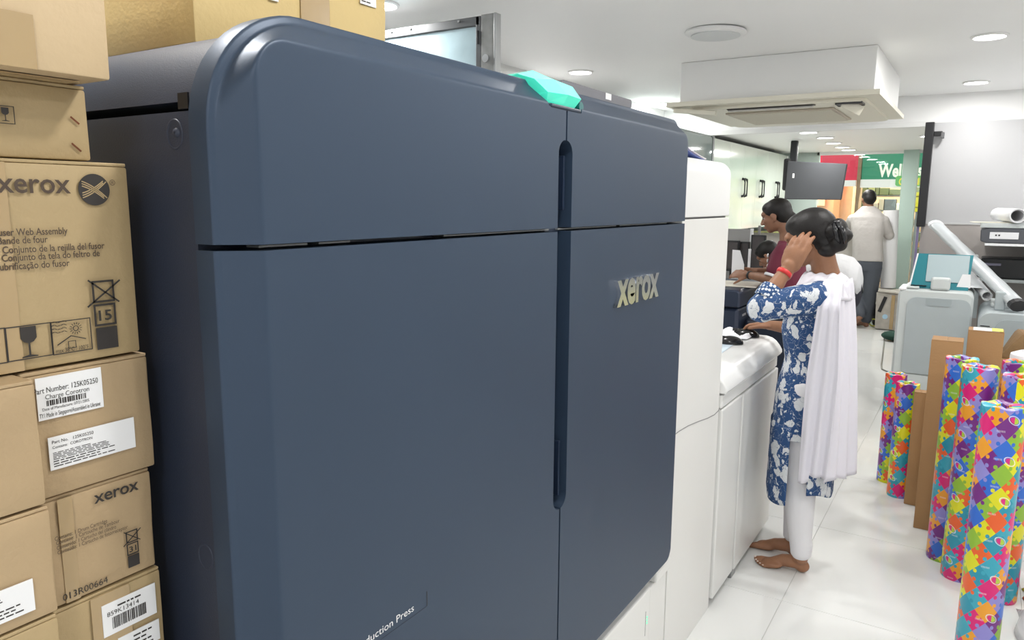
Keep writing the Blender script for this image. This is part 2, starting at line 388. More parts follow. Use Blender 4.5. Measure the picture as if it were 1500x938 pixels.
for pl in lampo.data.polygons:
    if pl.center.x > -.79 and pl.center.z > 1.763: pl.material_index = 1
MB().box(-.80, -.738, 1.315, 1.445, 1.733, 1.7415, bev=.003).done('lamp_seat', NAVYK, press)
MB().cyl((-.742, 1.452, 1.748), (-.80, 1.452, 1.748), .010, n=20).done('lamp_end_cap', mat('dark_green_cap', (.01, .12, .12), .3), press, True)
# badge and product name
def badge(): 
    a = hit(902, 440, x=-.739); b = hit(964.5, 426, x=-.739)
    o = lettering('xerox', (-.735, a.y-.014, 1.300), CHROME, press, width=b.y-a.y-.010, height=.092, ext=.006, bold=.034, name='badge', label='raised chrome lettering reading xerox')
    return o
badge()
p0 = hit(606, 893, x=-.74); p1 = hit(540, 937, x=-.74)
lettering('Production Press', (-.74, p0.y-.145, .8775), mat('white_print', (.8, .8, .8), .5), press, width=.145, height=.0130)
q = hit(625, 880, x=-.74); MB().box(-.7405, -.7395, q.y, q.y+.0016, q.z-.010, q.z+.016).done('printed_rule', BLACK, press)
MB().box(-.7405, -.7396, .655, q.y, q.z-.0115, q.z-.0105).done('printed_rule', NAVYD, press)
# white base with paper drawers
base = MB().box(-1.72, -.775, .57, 2.15, .0, .40, bev=.006).done('base', OFFW, press)
for a, b, z0, z1, x in ((.575, 2.00, .215, .395, -.752), (.575, 2.00, .03, .208, -.752), (2.005, 2.15, .03, .385, -.757)):
    d = MB().box(-.79, x, a, b, z0, z1, bev=.006).done('drawer', OFFW, press)
MB().box(-.80, -.748, 2.04, 2.165, .385, .425, bev=.008).done('corner_trim', OFFW, press)
for dz in (0, .008, .016):
    MB().box(-.752, -.7505, 1.975, 1.979, .285+dz*1.2, .290+dz*1.2).done('indicator_light', mat('green_led', (.1, .8, .4), .4, emit=1.0, ecol=(.1, .8, .4)), press)
MB().box(-.7525, -.7515, 1.965, 1.967, .25, .33).done('indicator_slot', GREYD, press)

# white finisher tower next to it
tower = thing('finisher_tower', 'tall white finishing module between the dark press and the low worktop module', 'finisher', (-1.2, 2.4, 0))
TX = -.762; ty0, ty1 = 2.17, 2.655
m = MB(); m.prism(rrect(-1.68, TX, .0, 1.497, (.002, .002, .002, .002)), ty0, ty1, 'y')
lt = m.done('lower_cover', OFFW, tower)
md = lt.modifiers.new('b', 'BEVEL'); md.width = .012; md.segments = 4; md.limit_method = 'ANGLE'
m = MB(); m.prism(rrect(-1.68, TX, 1.503, 1.69, (.002, .004, .05, .05), 8), ty0, ty1, 'y')
ut = m.done('upper_cover', mat('upper_off_white', (.78, .78, .77), .4), tower, True)
md = ut.modifiers.new('b', 'BEVEL'); md.width = .015; md.segments = 4; md.limit_method = 'ANGLE'
MB().box(-1.67, TX-.01, ty0+.01, ty1-.01, 1.49, 1.51).done('seam', GREYD, tower)
pts = []
for (u, v) in ((988, 637), (996, 631), (1008, 624), (1022, 618), (1036, 613), (1046, 608), (1052, 602), (1056, 592)):
    q = hit(u, v, x=TX); pts.append(V((TX+.0005, q.y, q.z)))
MB().tube(pts, .0016, 6).done('curved_seam', mat('seam_grey', (.25, .25, .25), .6), tower, True)

# low worktop module
mod = thing('worktop_module', 'low white press module whose top serves as the work surface', 'press module', (-1.2, 3.1, 0))
my0, my1 = 2.657, 3.53; MX = -.745
MB().box(-1.60, -.80, my0, my1, .04, .80, bev=.004).done('body', COUNT, mod)
MB().box(-1.60, MX, my0+.28, my1, .035, .79, bev=.006).done('front_panel', COUNT, mod)
MB().box(-1.58, MX-.004, my0+.004, my0+.272, .035, .79, bev=.006).done('front_panel', COUNT, mod)
MB().box(-1.5, -.785, my0, my1-.05, 0, .045).done('plinth', GREYD, mod)
MB().box(-.80, -.752, my0+.27, my0+.33, .0, .042, bev=.003).done('foot', STEEL, mod)
prof = [(-1.62, .852), (-.742, .852), (-.736, .862), (-.737, .874), (-.748, .893), (-.766, .914), (-.785, .926), (-.81, .932), (-1.62, .932)]
m = MB(); m.prism(prof, my0, my1+.02, 'y'); tp = m.done('worktop', mat('worktop_white', (.78, .78, .77), .3, noise=.01), mod, True)
md = tp.modifiers.new('b', 'BEVEL'); md.width = .006; md.segments = 3; md.limit_method = 'ANGLE'; md.angle_limit = 1.2
MB().box(-1.6, -.772, my0, my1, .80, .852).done('shadow_gap', mat('gap_grey', (.35, .35, .34), .6), mod)
MB().box(-.772, -.752, my0, my1, .795, .845, bev=.006).done('upper_rail', COUNT, mod)

# tray on top of the press
t = thing('touch_panel', 'dark grey tilted panel lying on the press top right of the green lamp', 'control panel', (-.9, 1.65, 1.77))
R_ = Matrix.Rotation(-.0, 3, 'X')
m = MB(); m.prism(rrect(1.47, 1.852, 1.789, 1.811, .008), -1.16, -.80, 'x'); m.done('slab', mat('slate_plastic', (.12, .12, .14), .4), t, True)
q = hit(891, 142, x=-.80); MB().box(-.7998, -.799, q.y-.016, q.y+.016, q.z-.007, q.z+.008, bev=.0003).done('sticker', LABEL, t)
MB().box(-1.15, -.84, 1.45, 1.85, 1.7702, 1.786).done('foot_bar', BLACK, t)

# open booklet on top of the tower
t = thing('paper_booklet', 'blue and white paper sheaf lying on top of the white tower', 'booklet', (-1.0, 2.4, 1.69))
BLUE = mat('blue_print', (.03, .07, .30), .5)
sheet(lambda u, v: (-1.12+.30*v, 2.20+.33*u, 1.6935+.062*(1-u)**1.5*(1-.15*v)), 12, 4, 'page', BLUE, t, .003)
sheet(lambda u, v: (-1.13+.30*v, 2.20+.38*u, 1.6985+.075*(1-u)**1.3*(1-.15*v)), 12, 4, 'page', mat('pink_white_paper', (.72, .66, .68), .5), t, .003)

# ------------------------------------------------------------ cartons
def carton(label, x0, x1, y0, y1, z0, z1, m=CARD, rz=0, rx=0, tape=None, group='cardboard cartons stacked before the press', gap=True, ry=0):
    """closed box with four flaps on top, edges slightly rounded"""
    c = V(((x0+x1)/2, (y0+y1)/2, z0))
    t = thing('cardboard_carton', label, 'carton', c, group, 0)
    hx, hy, h = (x1-x0)/2, (y1-y0)/2, z1-z0
    R = Matrix.Rotation(rz, 4, 'Z') @ Matrix.Rotation(rx, 4, 'X') @ Matrix.Rotation(ry, 4, 'Y')
    M = Matrix.Translation(c) @ R
    m_ = MB(); m_.box(-hx, hx, -hy, hy, .001, h-.004, bev=.003, seg=2)
    bmesh.ops.subdivide_edges(m_.bm, edges=[e for e in m_.bm.edges if e.calc_length() > .08], cuts=4, use_grid_fill=True)
    for v in m_.bm.verts:
        n_ = math.sin(v.co.y*31+z0*17)*math.sin(v.co.z*37+y0*9)
        if v.co.x > hx-.002: v.co.x += .0016*n_
        v.co = M @ v.co
    m_.done('shell', m, t, True)
    for s in (-1, 1):
        k = MB(); k.box(s*.0015, s*(hx-.001), -hy+.001, hy-.001, h-.0038, h, bev=.0008, seg=1)
        for v in k.bm.verts: v.co = M @ v.co
        k.done('flap', m, t)
    if tape:
        k = MB(); k.box(hx+.0012, hx+.0022, tape[0], tape[1], .002, h-.004)
        for v in k.bm.verts: v.co = M @ v.co
        k.done('tape', TAPE, t)
    return t, M, hx
BX = -.90
def P(u, v): return hit(u, v, x=BX)
def bz(u, v): return P(u, v).z
def by(u, v): return P(u, v).y
fx = .0026
def onface(u, v, d=fx): q = hit(u, v, x=BX+d); return q
def label_patch(t, u0, v0, u1, v1, u2, v2, name='paper_label', m=LABEL, x=None):
    """sticker: bottom-left, bottom-right, top-right picture corners measured on the carton face"""
    X = BX+fx if x is None else x
    a, b, c = hit(u0, v0, x=X), hit(u1, v1, x=X), hit(u2, v2, x=X)
    z0 = (a.z+b.z)/2; y0, y1, z1 = a.y, b.y, c.z
    o = MB().box(X-.0008, X+.0004, y0, y1, z0, z1).done(name, m, t)
    return X+.0004, y0, y1, z0, z1
def lines(o_par, x, y0, y1, z0, z1, n, m=INK, seed=1, h=.35):
    """rows of unreadable fine print, kept as small bars"""
    rnd = random.Random(seed); mb = MB(); dz = (z1-z0)/n
    for i in range(n):
        y = y0; z = z1-(i+.8)*dz; ye = y0+(y1-y0)*rnd.uniform(.55, 1)
        while y < ye-.004:
            wd = rnd.uniform(.003, .011); mb.box(x+.0001, x+.0004, y, min(y+wd, ye), z, z+dz*h); y += wd+.0018
    return mb.done('fine_print', m, o_par, kind='stuff')
def barcode(par, x, y0, y1, z0, z1, seed=3):
    rnd = random.Random(seed); mb = MB(); y = y0
    while y < y1:
        wd = rnd.choice((.0006, .0011, .0017)); mb.box(x+.0001, x+.0004, y, y+wd, z0, z1); y += wd+rnd.choice((.0006, .0012))
    return mb.done('barcode', INK, par, kind='stuff')
def frame_sq(mb, x, y0, y1, z0, z1, w):
    mb.box(x, x+.0004, y0, y1, z0, z0+w); mb.box(x, x+.0004, y0, y1, z1-w, z1); mb.box(x, x+.0004, y0, y0+w, z0+w, z1-w); mb.box(x, x+.0004, y1-w, y1, z0+w, z1-w)
def bar(mb, x, ya, za, yb, zb_, w):
    d = V((0, yb-ya, zb_-za)).normalized(); n = V((0, -d.z, d.y))*w/2
    p, q = V((x, ya, za)), V((x, yb, zb_))
    mb.ring_loft([[p+n, p-n, q-n, q+n], [v+V((.0004, 0, 0)) for v in (p+n, p-n, q-n, q+n)]])
def recycle(par, y0, z0, s, num, X=BX+fx):
    """crossed-out square over a numbered square over a black block"""
    mb = MB(); w = s*.09; frame_sq(mb, X, y0, y0+s, z0+2.15*s, z0+3.15*s, w)
    bar(mb, X, y0-.25*s, z0+2.0*s, y0+1.3*s, z0+3.1*s, w*.8); bar(mb, X, y0-.15*s, z0+3.2*s, y0+1.2*s, z0+2.1*s, w*.8)
    frame_sq(mb, X, y0, y0+s, z0+1.08*s, z0+2.08*s, w); mb.box(X, X+.0004, y0+.03*s, y0+s, z0, z0+s)
    mb.done('recycling_mark', INK, par)
    lettering(num, (X, y0+.2*s, z0+1.33*s), INK, par, width=.6*s, height=.48*s, bold=.02)

yR = .536
z15t, z15b = bz(183, 240), bz(203, 516)
zcb = bz(221, 683); z31b = bz(230, 829)
c15, _, _ = carton('tall carton printed with logo, globe and the number 15', BX-.30, BX, .20, yR, z15b, z15t, CARDY, tape=(-.04, .03))
X = BX+fx
q0, q1 = onface(0, 283), onface(104, 285)
lettering('xerox', (X, q0.y-.003, q1.z+.0015), BROWNINK, c15, width=q1.y-q0.y+.003, height=.0235, bold=.012)
# globe mark: black disc crossed by light bands
qc = onface(138, 278); r = .0185; m = MB(); n = 40
m.prism([(qc.y+r*math.cos(2*PI*i/n), qc.z+r*math.sin(2*PI*i/n)) for i in range(n)], X-.0002, X+.0004, 'x'); m.done('globe_mark', INK, c15)
m = MB()
for k in (-.26, 0, .26):
    for sgn in (1, -1):
        pts = []
        for i in range(11):
            tt = -1+2*i/10; a_ = tt*r*.97; b_ = sgn*(tt*r*.62)+k*r*.5*(1-.2*tt)+sgn*.20*r*(tt*tt)
            if a_*a_+b_*b_ < (r*.99)**2: pts.append((a_, b_))
        for (a1, b1), (a2, b2) in zip(pts, pts[1:]): bar(m, X+.0004, qc.y+a1, qc.z+b1, qc.y+a2, qc.z+b2, .0011)
m.done('globe_bands', CARDY, c15)
qq = onface(160, 268); lettering('®', (X, qq.y, qq.z-.003), BROWNINK, c15, height=.007)
for txt, u0, v0, u1, v1, cut_ in (('Fuser Web Assembly', -8, 347, 99, 342, 0), ('Bande de four', -3, 360, 70, 354.5, 0), ('Conjunto de la rejilla del fusor', 4, 373, 153, 363.5, 0), ('Conjunto da tela do feltro de', 3, 385, 146, 374.5, 0), ('lubrificação do fusor', -3, 396, 102, 389, 0)):
    a, b = onface(u0, v0), onface(u1, v1)
    lettering(txt, (X, a.y, b.z-.0005), BROWNINK, c15, width=b.y-a.y, height=.0080, bold=.012)
qa, qb = onface(142, 512), onface(176, 509); recycle(c15, qa.y, qa.z-.001, (qb.y-qa.y)*.93, '15')
m = MB()
for (u0, v0, u1, v1) in ((12, 531, 74, 472), (78, 521, 132, 465), (-40, 540, 7, 480)):
    a, b = onface(u0, v0), onface(u1, v1); frame_sq(m, X, a.y, b.y, a.z, b.z, .0011)
m.done('pictogram_frames', INK, c15)
def goblet(par, u0, v0, u1, v1, X):
    a, b = hit(u0, v0, x=X), hit(u1, v1, x=X); cy, w, h = (a.y+b.y)/2, (b.y-a.y), (b.z-a.z); m = MB()
    pr = [(-.5, 1), (.5, 1), (.5, .62), (.3, .5), (.06, .46), (.06, .08), (.5, .03), (.5, 0), (-.5, 0), (-.5, .03), (-.06, .08), (-.06, .46), (-.3, .5), (-.5, .62)]
    m.prism([(cy+p*w, a.z+q*h) for p, q in pr][::-1], X, X+.0004, 'x'); m.done('goblet_sign', INK, par)
goblet(c15, 33, 525, 52, 477, X)
m = MB(); qs = onface(111, 481); 
n = 16; m.ring_loft([[V((X+d, qs.y+rr*math.cos(2*PI*i/n), qs.z+rr*math.sin(2*PI*i/n))) for i in range(n)] for rr, d in ((.0034, 0), (.0034, .0004), (.0026, .0004), (.0026, 0))], cap=False)
for i in range(14):
    a = 2*PI*i/14; bar(m, X, qs.y+.0045*math.cos(a), qs.z+.0045*math.sin(a), qs.y+.0072*math.cos(a), qs.z+.0072*math.sin(a), .0006)
qh = onface(104, 492); bar(m, X, qh.y-.016, qh.z-.009, qh.y, qh.z, .0011); bar(m, X, qh.y, qh.z, qh.y+.017, qh.z-.006, .0011)
frame_sq(m, X, qh.y-.004, qh.y+.005, qh.z-.015, qh.z-.006, .0007)
for k in range(4): 
    for i in range(5):
        bar(m, X, qh.y-.021+i*.0035, qh.z+.006+k*.004+.001*math.sin(i*2), qh.y-.018+i*.0035, qh.z+.006+k*.004+.001*math.sin(i*2+2), .0007)
m.done('weather_sign', INK, c15)
a, b = onface(82, 517), onface(130, 510); lettering("max 38°C / 100°F", (X, a.y, (a.z+b.z)/2-.0005), INK, c15, width=b.y-a.y, height=.0052)

XL2 = BX+.045; yl = hit(50.5, 556, x=XL2).y; YR0 = yl+.003
zl1, zl2, zl3 = hit(51, 553, x=XL2).z, hit(68, 741, x=XL2).z, hit(86, 897, x=XL2).z
zl1 = min(zl1, z15b-.001)
# carton with two stickers
cco, _, _ = carton('carton carrying two white stickers, under the tall logo carton', BX-.32, BX+.004, YR0, yR+.006, zcb, z15b-.002, CARD, rz=.0)
X2 = BX+.004+fx
def on2(u, v): return hit(u, v, x=X2)
x, y0, y1, z0, z1 = label_patch(cco, 57, 619, 152, 595, 147, 538, x=X2)
for txt, u0, v0, u1, v1, h in (('Part Number: 125K05250', 49, 576, 143, 558, .0068), ('Charge Corotron', 66, 584, 130, 570, .0058)):
    a, b = on2(u0, v0), on2(u1, v1); lettering(txt, (x, a.y, b.z-.002), INK, cco, width=b.y-a.y, height=h)
a, b = on2(68, 593), on2(126, 573); barcode(cco, x, a.y, b.y, a.z-.002, a.z+.0045)
a, b = on2(62, 603), on2(130, 583); lettering('Date of Manufacture: 07/21/2005', (x, a.y, a.z+.0), INK, cco, width=b.y-a.y, height=.0036)
a, b = on2(58, 614), on2(149, 593); lettering('TY1 Made in Singapore/Assembled in Ukraine', (x, a.y, a.z), INK, cco, width=b.y-a.y-.002, height=.0055)
x, y0, y1, z0, z1 = label_patch(cco, 74, 688, 199, 657, 196, 611, x=X2)
a = on2(78, 637); lettering('Part No.   125K05250', (x, y0+.004, z1-.008), INK, cco, width=.048, height=.0040)
lettering('Contains:  COROTRON', (x, y0+.004, z1-.014), INK, cco, width=.046, height=.0034)
lines(cco, x, y0+.004, y0+.075, z0+.012, z1-.018, 5, seed=4); lines(cco, x, y0+.004, y1-.004, z0+.003, z0+.012, 3, seed=9)
# logo carton number 31
c31, _, _ = carton('carton with a logo, fine print and the number 31, third of the right stack', BX-.30, BX, YR0, yR, z31b+.001, zcb-.001, CARD, tape=(-.045, -.028))
a, b = onface(138, 738), onface(203, 715); lettering('xerox', (X, a.y, a.z-.0005), INK, c31, width=b.y-a.y, height=.0165, bold=.014)
for k, (txt, u0, v0, u1, v1) in enumerate((('Contains: 1 Drum Cartridge', 80, 790, 157, 766), ('Contiene: 1 Cartouche de Tambour', 82, 796, 175, 766), ('Contenido: 1 Cartucho del cilindro', 83, 803, 170, 775), ('Conteúdo: 1 Cartucho de fotorreceptor', 84, 809, 187, 776))):
    a, b = onface(u0, v0), onface(u1, v1); lettering(txt, (X, a.y, (a.z+b.z)/2-.001), BROWNINK, c31, width=b.y-a.y, height=.0052)
a, b = onface(188, 833), onface(205, 828); recycle(c31, a.y, a.z, b.y-a.y, '31')
a, b = onface(92, 877), onface(158, 853); lettering('013R00664', (X, a.y, (a.z+b.z)/2-.002), INK, c31, width=b.y-a.y, height=.0088)
# bottom carton of the right stack
cbt, _, _ = carton('yellowish carton with a barcode sticker, low in the right stack', BX-.32, BX+.002, YR0, yR+.003, .80, z31b-.001, CARDY, tape=(-.02, .03))
X4 = BX+.002+fx
x, y0, y1, z0, z1 = label_patch(cbt, 152, 931, 230, 902, 228, 853, x=X4)
lettering('859K13414', (x, y0+.006, z1-.0175), INK, cbt, width=.042, height=.0062); barcode(cbt, x, y0+.012, y1-.014, z0+.007, z1-.0205, 8); lines(cbt, x, y0+.02, y1-.02, z1-.010, z1-.004, 1, seed=2)
x, y0, y1, z0, z1 = label_patch(cbt, 175, 960, 235, 942, 229, 908, x=X4); lines(cbt, x, y0+.02, y1-.004, z0+.002, z1-.003, 4, seed=6)
carton('plain carton at the foot of the right stack', BX-.32, BX, YR0, yR, .42, .799, CARD)
carton('lowest plain carton of the right stack', BX-.33, BX, YR0, yR, .0, .419, CARD)
# left column, nearer
YLn = .01
carton('plain carton at the left edge, beside the two stickers', XL2-.34, XL2, YLn, yl, zl2+.001, zl1, CARD, tape=None)
def fill(z0, z1, y0, y1): pass
cl2, _, _ = carton('plain carton with one white sticker at the left edge', XL2-.34, XL2, YLn, yl+.002, zl3+.001, zl2-.001, CARD)
XX = XL2+fx; a = hit(-20, 930, x=XX); b = hit(52, 893, x=XX); c = hit(52, 846, x=XX)
MB().box(XX-.0008, XX+.0004, a.y, b.y, b.z, c.z).done('paper_label', LABEL, cl2); lines(cl2, XX+.0004, a.y+.01, b.y-.004, b.z+.004, b.z+.016, 3, seed=12); lines(cl2, XX+.0004, a.y+.01, b.y-.03, b.z+.02, c.z-.008, 3, seed=13)
carton('yellowish carton under the sticker carton at the left edge', XL2-.34, XL2, YLn, yl, .62, zl3-.001, CARDY)
carton('wide lower carton at the left, second from the floor', XL2-.34, XL2, YLn, yl, .31, .619, CARD)
carton('wide carton at the left standing on the floor', XL2-.34, XL2, YLn, yl, .0, .309, CARD)
# upper cartons
zf_t = bz(128, 152)
cfr, _, _ = carton('low carton with a goblet sign between the tall and the topmost carton', BX-.27, BX-.012, .18, hit(130, 190, x=BX-.012).y, z15t+.001, z15t+.088, CARDY, tape=(-.02, .035))
X5 = BX-.012+fx; m = MB(); a, b = hit(-8, 180, x=X5), hit(20, 156, x=X5); frame_sq(m, X5, a.y, b.y, a.z, b.z, .0008); m.done('pictogram_frames', INK, cfr); goblet(cfr, 3, 177, 12, 158, X5)
for (u0, v0, u1, v1) in ((103, 171, 116, 182), (105, 210, 119, 222)):
    m = MB(); a, b = hit(u0, v0, x=X5), hit(u1, v1, x=X5); bar(m, X5, a.y, a.z, b.y, b.z, .002)
    m.done('staple', mat('rust_staple', (.16, .05, .02), .5, metal=.5), cfr)
tx = BX+.045; yt = hit(165, 146, x=tx).y
ct, _, _ = carton('topmost big plain carton in the upper left corner', tx-.34, tx, yt-.42, yt, z15t+.0895, z15t+.42, mat('pale_cardboard', (.56, .42, .25), .62, noise=.03, nscale=4, bump=.08, bscale=120), rz=0)
MB().box(tx-.2, tx-.03, yt-.30, yt-.02, z15t+.0882, z15t+.0893).done('tape', TAPE, ct)
MB().box(tx+.0026, tx+.0032, yt-.17, yt-.08, z15t+.0905, z15t+.145).done('tape', TAPE, ct)
# long carton on top of the press
a = hit(342, 5, x=-.98); b = hit(565, 50, x=-.98)
cp, _, _ = carton('yellow carton lying on top of the press', -1.40, -.98, .70, b.y, 1.7715, 2.06, mat('bright_yellow_cardboard', (.60, .45, .20), .6, noise=.03, bump=.08, bscale=120), group=None)
y_a, y_b = hit(441, 20, x=-.977).y, hit(483, 20, x=-.977).y
MB().box(-.9785, -.977, y_a, y_b, 1.775, 2.05).done('tape', TAPE, cp)
for u0, u1, v in ((395, 408, 3), (528, 551, 12)):
    a, b = hit(u0, v, x=-.977), hit(u1, v, x=-.977); MB().box(-.978, -.9768, a.y, b.y, b.z, b.z+.06).done('paper_label', LABEL, cp); lines(cp, -.9768, a.y+.003, b.y-.003, b.z+.003, b.z+.05, 8, seed=5)
# ------------------------------------------------------------ printed rolls on the right
def puzzle_mat():
    m = bpy.data.materials.new('puzzle_print'); m.use_nodes = True; nt = m.node_tree; N = nt.nodes; L = nt.links
    b = N['Principled BSDF']; b.inputs['Roughness'].default_value = .32
    uv = N.new('ShaderNodeUVMap'); uv.uv_map = 'UVMap'; sx = N.new('ShaderNodeSeparateXYZ'); L.new(uv.outputs[0], sx.inputs[0])
    def mth(op, a, b_=None, c=None):
        n = N.new('ShaderNodeMath'); n.operation = op
        for i, q in enumerate((a, b_, c)):
            if q is None: continue
            if isinstance(q, (int, float)): n.inputs[i].default_value = q
            else: L.new(q, n.inputs[i])
        return n.outputs[0]
    S = .068
    u, v = sx.outputs[0], sx.outputs[1]
    a = mth('DIVIDE', mth('ADD', u, mth('MULTIPLY', v, .86)), S); c = mth('DIVIDE', mth('SUBTRACT', mth('MULTIPLY', v, .86), u), S)
    ia, ic = mth('FLOOR', a), mth('FLOOR', c); fa, fc = mth('SUBTRACT', a, ia), mth('SUBTRACT', c, ic)
    par = mth('SUBTRACT', mth('MULTIPLY', mth('MODULO', mth('ADD', mth('ADD', ia, ic), 400), 2), 2), 1)   # +-1
    def disc(cx, cy, r):
        d = mth('ADD', mth('POWER', mth('SUBTRACT', fa, cx), 2), mth('POWER', mth('SUBTRACT', fc, cy), 2)); return mth('LESS_THAN', d, r*r)
    k1 = disc(.13, .5, .125); k2 = disc(.5, .13, .125); k3 = disc(.87, .5, .125); k4 = disc(.5, .87, .125)
    odd = mth('GREATER_THAN', par, 0); even = mth('SUBTRACT', 1, odd)
    ja = mth('ADD', mth('SUBTRACT', ia, mth('MULTIPLY', k1, odd)), mth('MULTIPLY', k3, odd))
    jc = mth('ADD', mth('SUBTRACT', ic, mth('MULTIPLY', k2, odd)), mth('MULTIPLY', k4, odd))
    idx = mth('MODULO', mth('ADD', mth('ADD', mth('MULTIPLY', ja, 3), mth('MULTIPLY', jc, 4)), 4000), 10)
    cr_ = N.new('ShaderNodeValToRGB'); cr_.color_ramp.interpolation = 'CONSTANT'
    cols = [(.75, .72, .01), (.18, .02, .22), (.72, .01, .18), (.82, .12, .02), (.03, .15, .62), (.85, .35, .02), (.02, .30, .42), (.28, .50, .04), (.28, .25, .62), (.04, .38, .50)]
    el = cr_.color_ramp.elements
    el[0].position = 0; el[0].color = (*cols[0], 1); el[1].position = .1; el[1].color = (*cols[1], 1)
    for i in range(2, 10):
        e = el.new(i/10); e.color = (*cols[i], 1)
    L.new(mth('DIVIDE', mth('ADD', idx, .5), 10), cr_.inputs[0])
    # small white oval marks and tiny caption bars, each on some pieces
    pu = mth('SUBTRACT', mth('MODULO', mth('ADD', u, 10.0), .150), .075); pv = mth('SUBTRACT', mth('MODULO', mth('ADD', mth('ADD', v, mth('MULTIPLY', u, .35)), 10), .136), .068)
    rr = mth('SQRT', mth('ADD', mth('POWER', mth('DIVIDE', pu, 1.25), 2), mth('POWER', pv, 2)))
    ringm = mth('LESS_THAN', mth('ABSOLUTE', mth('SUBTRACT', rr, .0135)), .0012); inner = mth('LESS_THAN', rr, .0105)
    lmix = N.new('ShaderNodeMix'); lmix.data_type = 'RGBA'; lmix.inputs[6].default_value = (.70, .02, .22, 1); lmix.inputs[7].default_value = (.45, .62, .05, 1); L.new(mth('GREATER_THAN', pu, 0), lmix.inputs[0])
    bmix = N.new('ShaderNodeMix'); bmix.data_type = 'RGBA'; L.new(inner, bmix.inputs[0]); L.new(cr_.outputs[0], bmix.inputs[6]); L.new(lmix.outputs[2], bmix.inputs[7])
    pu2 = mth('SUBTRACT', mth('MODULO', mth('ADD', u, 10.06), .10), .05); pv2 = mth('SUBTRACT', mth('MODULO', mth('ADD', v, 10.03), .093), .046)
    capm = mth('MULTIPLY', mth('MULTIPLY', mth('LESS_THAN', mth('ABSOLUTE', pu2), .012), mth('LESS_THAN', mth('ABSOLUTE', pv2), .0032)), mth('GREATER_THAN', mth('SINE', mth('MULTIPLY', u, 2600)), -.2))
    mx = N.new('ShaderNodeMix'); mx.data_type = 'RGBA'; mx.inputs[7].default_value = (.85, .8, .85, 1)
    L.new(mth('MULTIPLY', mth('MAXIMUM', ringm, mth('MULTIPLY', capm, .6)), .8), mx.inputs[0]); L.new(bmix.outputs[2], mx.inputs[6]); L.new(mx.outputs[2], b.inputs['Base Color'])
    return m
PUZ = puzzle_mat()
CORE = mat('crumpled_core', (.45, .42, .36), .7, bump=.6, bscale=60)
def roll(label, x, y, h, r, rz, hole=.5, fold=False, group='puzzle printed rolls standing on the floor'):
    t = thing('wrapped_roll', label, 'roll', (x, y, 0), group)
    bm = bmesh.new(); uvl = bm.loops.layers.uv.new('UVMap'); n = 48
    prof = [(r*.96, .0), (r, .006), (r, h-.006), (r*.985, h), (r*.80, h+.002), (r*hole, h-.002), (r*hole*.9, h-.03)]
    nz = 1; rings = []
    for k, (q, z) in enumerate(prof):
        rings.append([bm.verts.new((x+q*math.cos(rz+2*PI*i/n)*(1+.006*math.sin(3*i*2*PI/n)), y+q*math.sin(rz+2*PI*i/n), z+(.003*math.sin(5*2*PI*i/n+rz) if k >= 3 else 0))) for i in range(n)])
    ln = 0
    for k in range(len(prof)-1):
        dl = math.dist(prof[k], prof[k+1]); 
        for i in range(n):
            j = (i+1) % n; f = bm.faces.new((rings[k][i], rings[k][j], rings[k+1][j], rings[k+1][i])); f.smooth = True
            for lp, (a, zz) in zip(f.loops, ((i, ln), (i+1, ln), (i+1, ln+dl), (i, ln+dl))):
                tw = (.6*(zz-h) if zz > h else 0)
                lp[uvl].uv = (a/n*2*PI*r+rz*.37+tw, zz+rz*.21)
        ln += dl
    me = bpy.data.meshes.new('wrapper'); bm.normal_update(); bm.to_mesh(me); bm.free(); me.set_sharp_from_angle(angle=.9)
    link('wrapper', me, PUZ, t)
    m = MB(); m.cyl((x, y, h-.05), (x, y, h-.018), r*hole*.92, n=24); m.done('core_plug', CORE, t)
    return t
def top(u, v, z): q = hit(u, v, z=z); return q.x, q.y
xa, ya = top(1471, 594, .905); roll('nearest big puzzle printed roll, cut off by the picture bottom', xa, ya, .905, .064, .3, .35)
xb, yb = top(1437, 537, .905); roll('puzzle printed roll directly left of the nearest one', xb, yb, .905, .066, 2.0, .42)
xc, yc = top(1411, 528, .905); roll('puzzle printed roll touching the tall brown carton', xc-.003, yc+.055, .905, .062, 3.3, .5)
xd, yd = top(1494, 553, .905); roll('puzzle printed roll at the right edge behind the nearest roll', xd+.012, yd+.03, .905, .066, 4.4, .45)
xe, ye = top(1490, 538, .905); roll('rearmost puzzle printed roll at the right edge with an open core', xe+.02, ye+.12, .905, .068, 5.3, .62)
roll('short front puzzle printed roll of the pair on the left', -.252, 4.315, .62, .056, 1.1, .5)
roll('short rear puzzle printed roll of the pair on the left', -.325, 4.52, .62, .054, 2.6, .5)
def plainbox(label, x0, x1, y0, y1, z1, m, rz=0, lid=None, cat='carton', group=None):
    t = thing('long_carton', label, cat, ((x0+x1)/2, (y0+y1)/2, 0), group)
    MB().box(x0, x1, y0, y1, .001, z1, bev=.003).done('shell', m, t, True)
    MB().box(x0+.001, (x0+x1)/2-.0008, y0+.001, y1-.001, z1+.0002, z1+.003).done('flap', m, t)
    MB().box((x0+x1)/2+.0008, x1-.001, y0+.001, y1-.001, z1+.0002, z1+.003).done('flap', m, t)
    return t
plainbox('tall narrow brown carton standing left of the big rolls', -.150, -.022, 3.90, 4.03, .925, CARDB)
t = plainbox('tall brown carton with a white and yellow lid label behind the rolls', -.01, .135, 4.10, 4.22, .955, CARDB)
MB().box(.01, .115, 4.105, 4.2, .9585, .9605).done('lid_label', LABEL, t); MB().box(.085, .13, 4.104, 4.2, .9605, .962).done('yellow_sticker', mat('yellow_sticker', (.75, .7, .1), .5), t)
plainbox('short narrow brown carton between short rolls and tall carton', -.215, -.155, 4.20, 4.27, .60, CARDB)
xr, yr = top(1495, 522, .93)
t = thing('paper_roll', 'plain white paper roll with open end behind the puzzle rolls', 'roll', (xr+.04, yr+.2, 0))
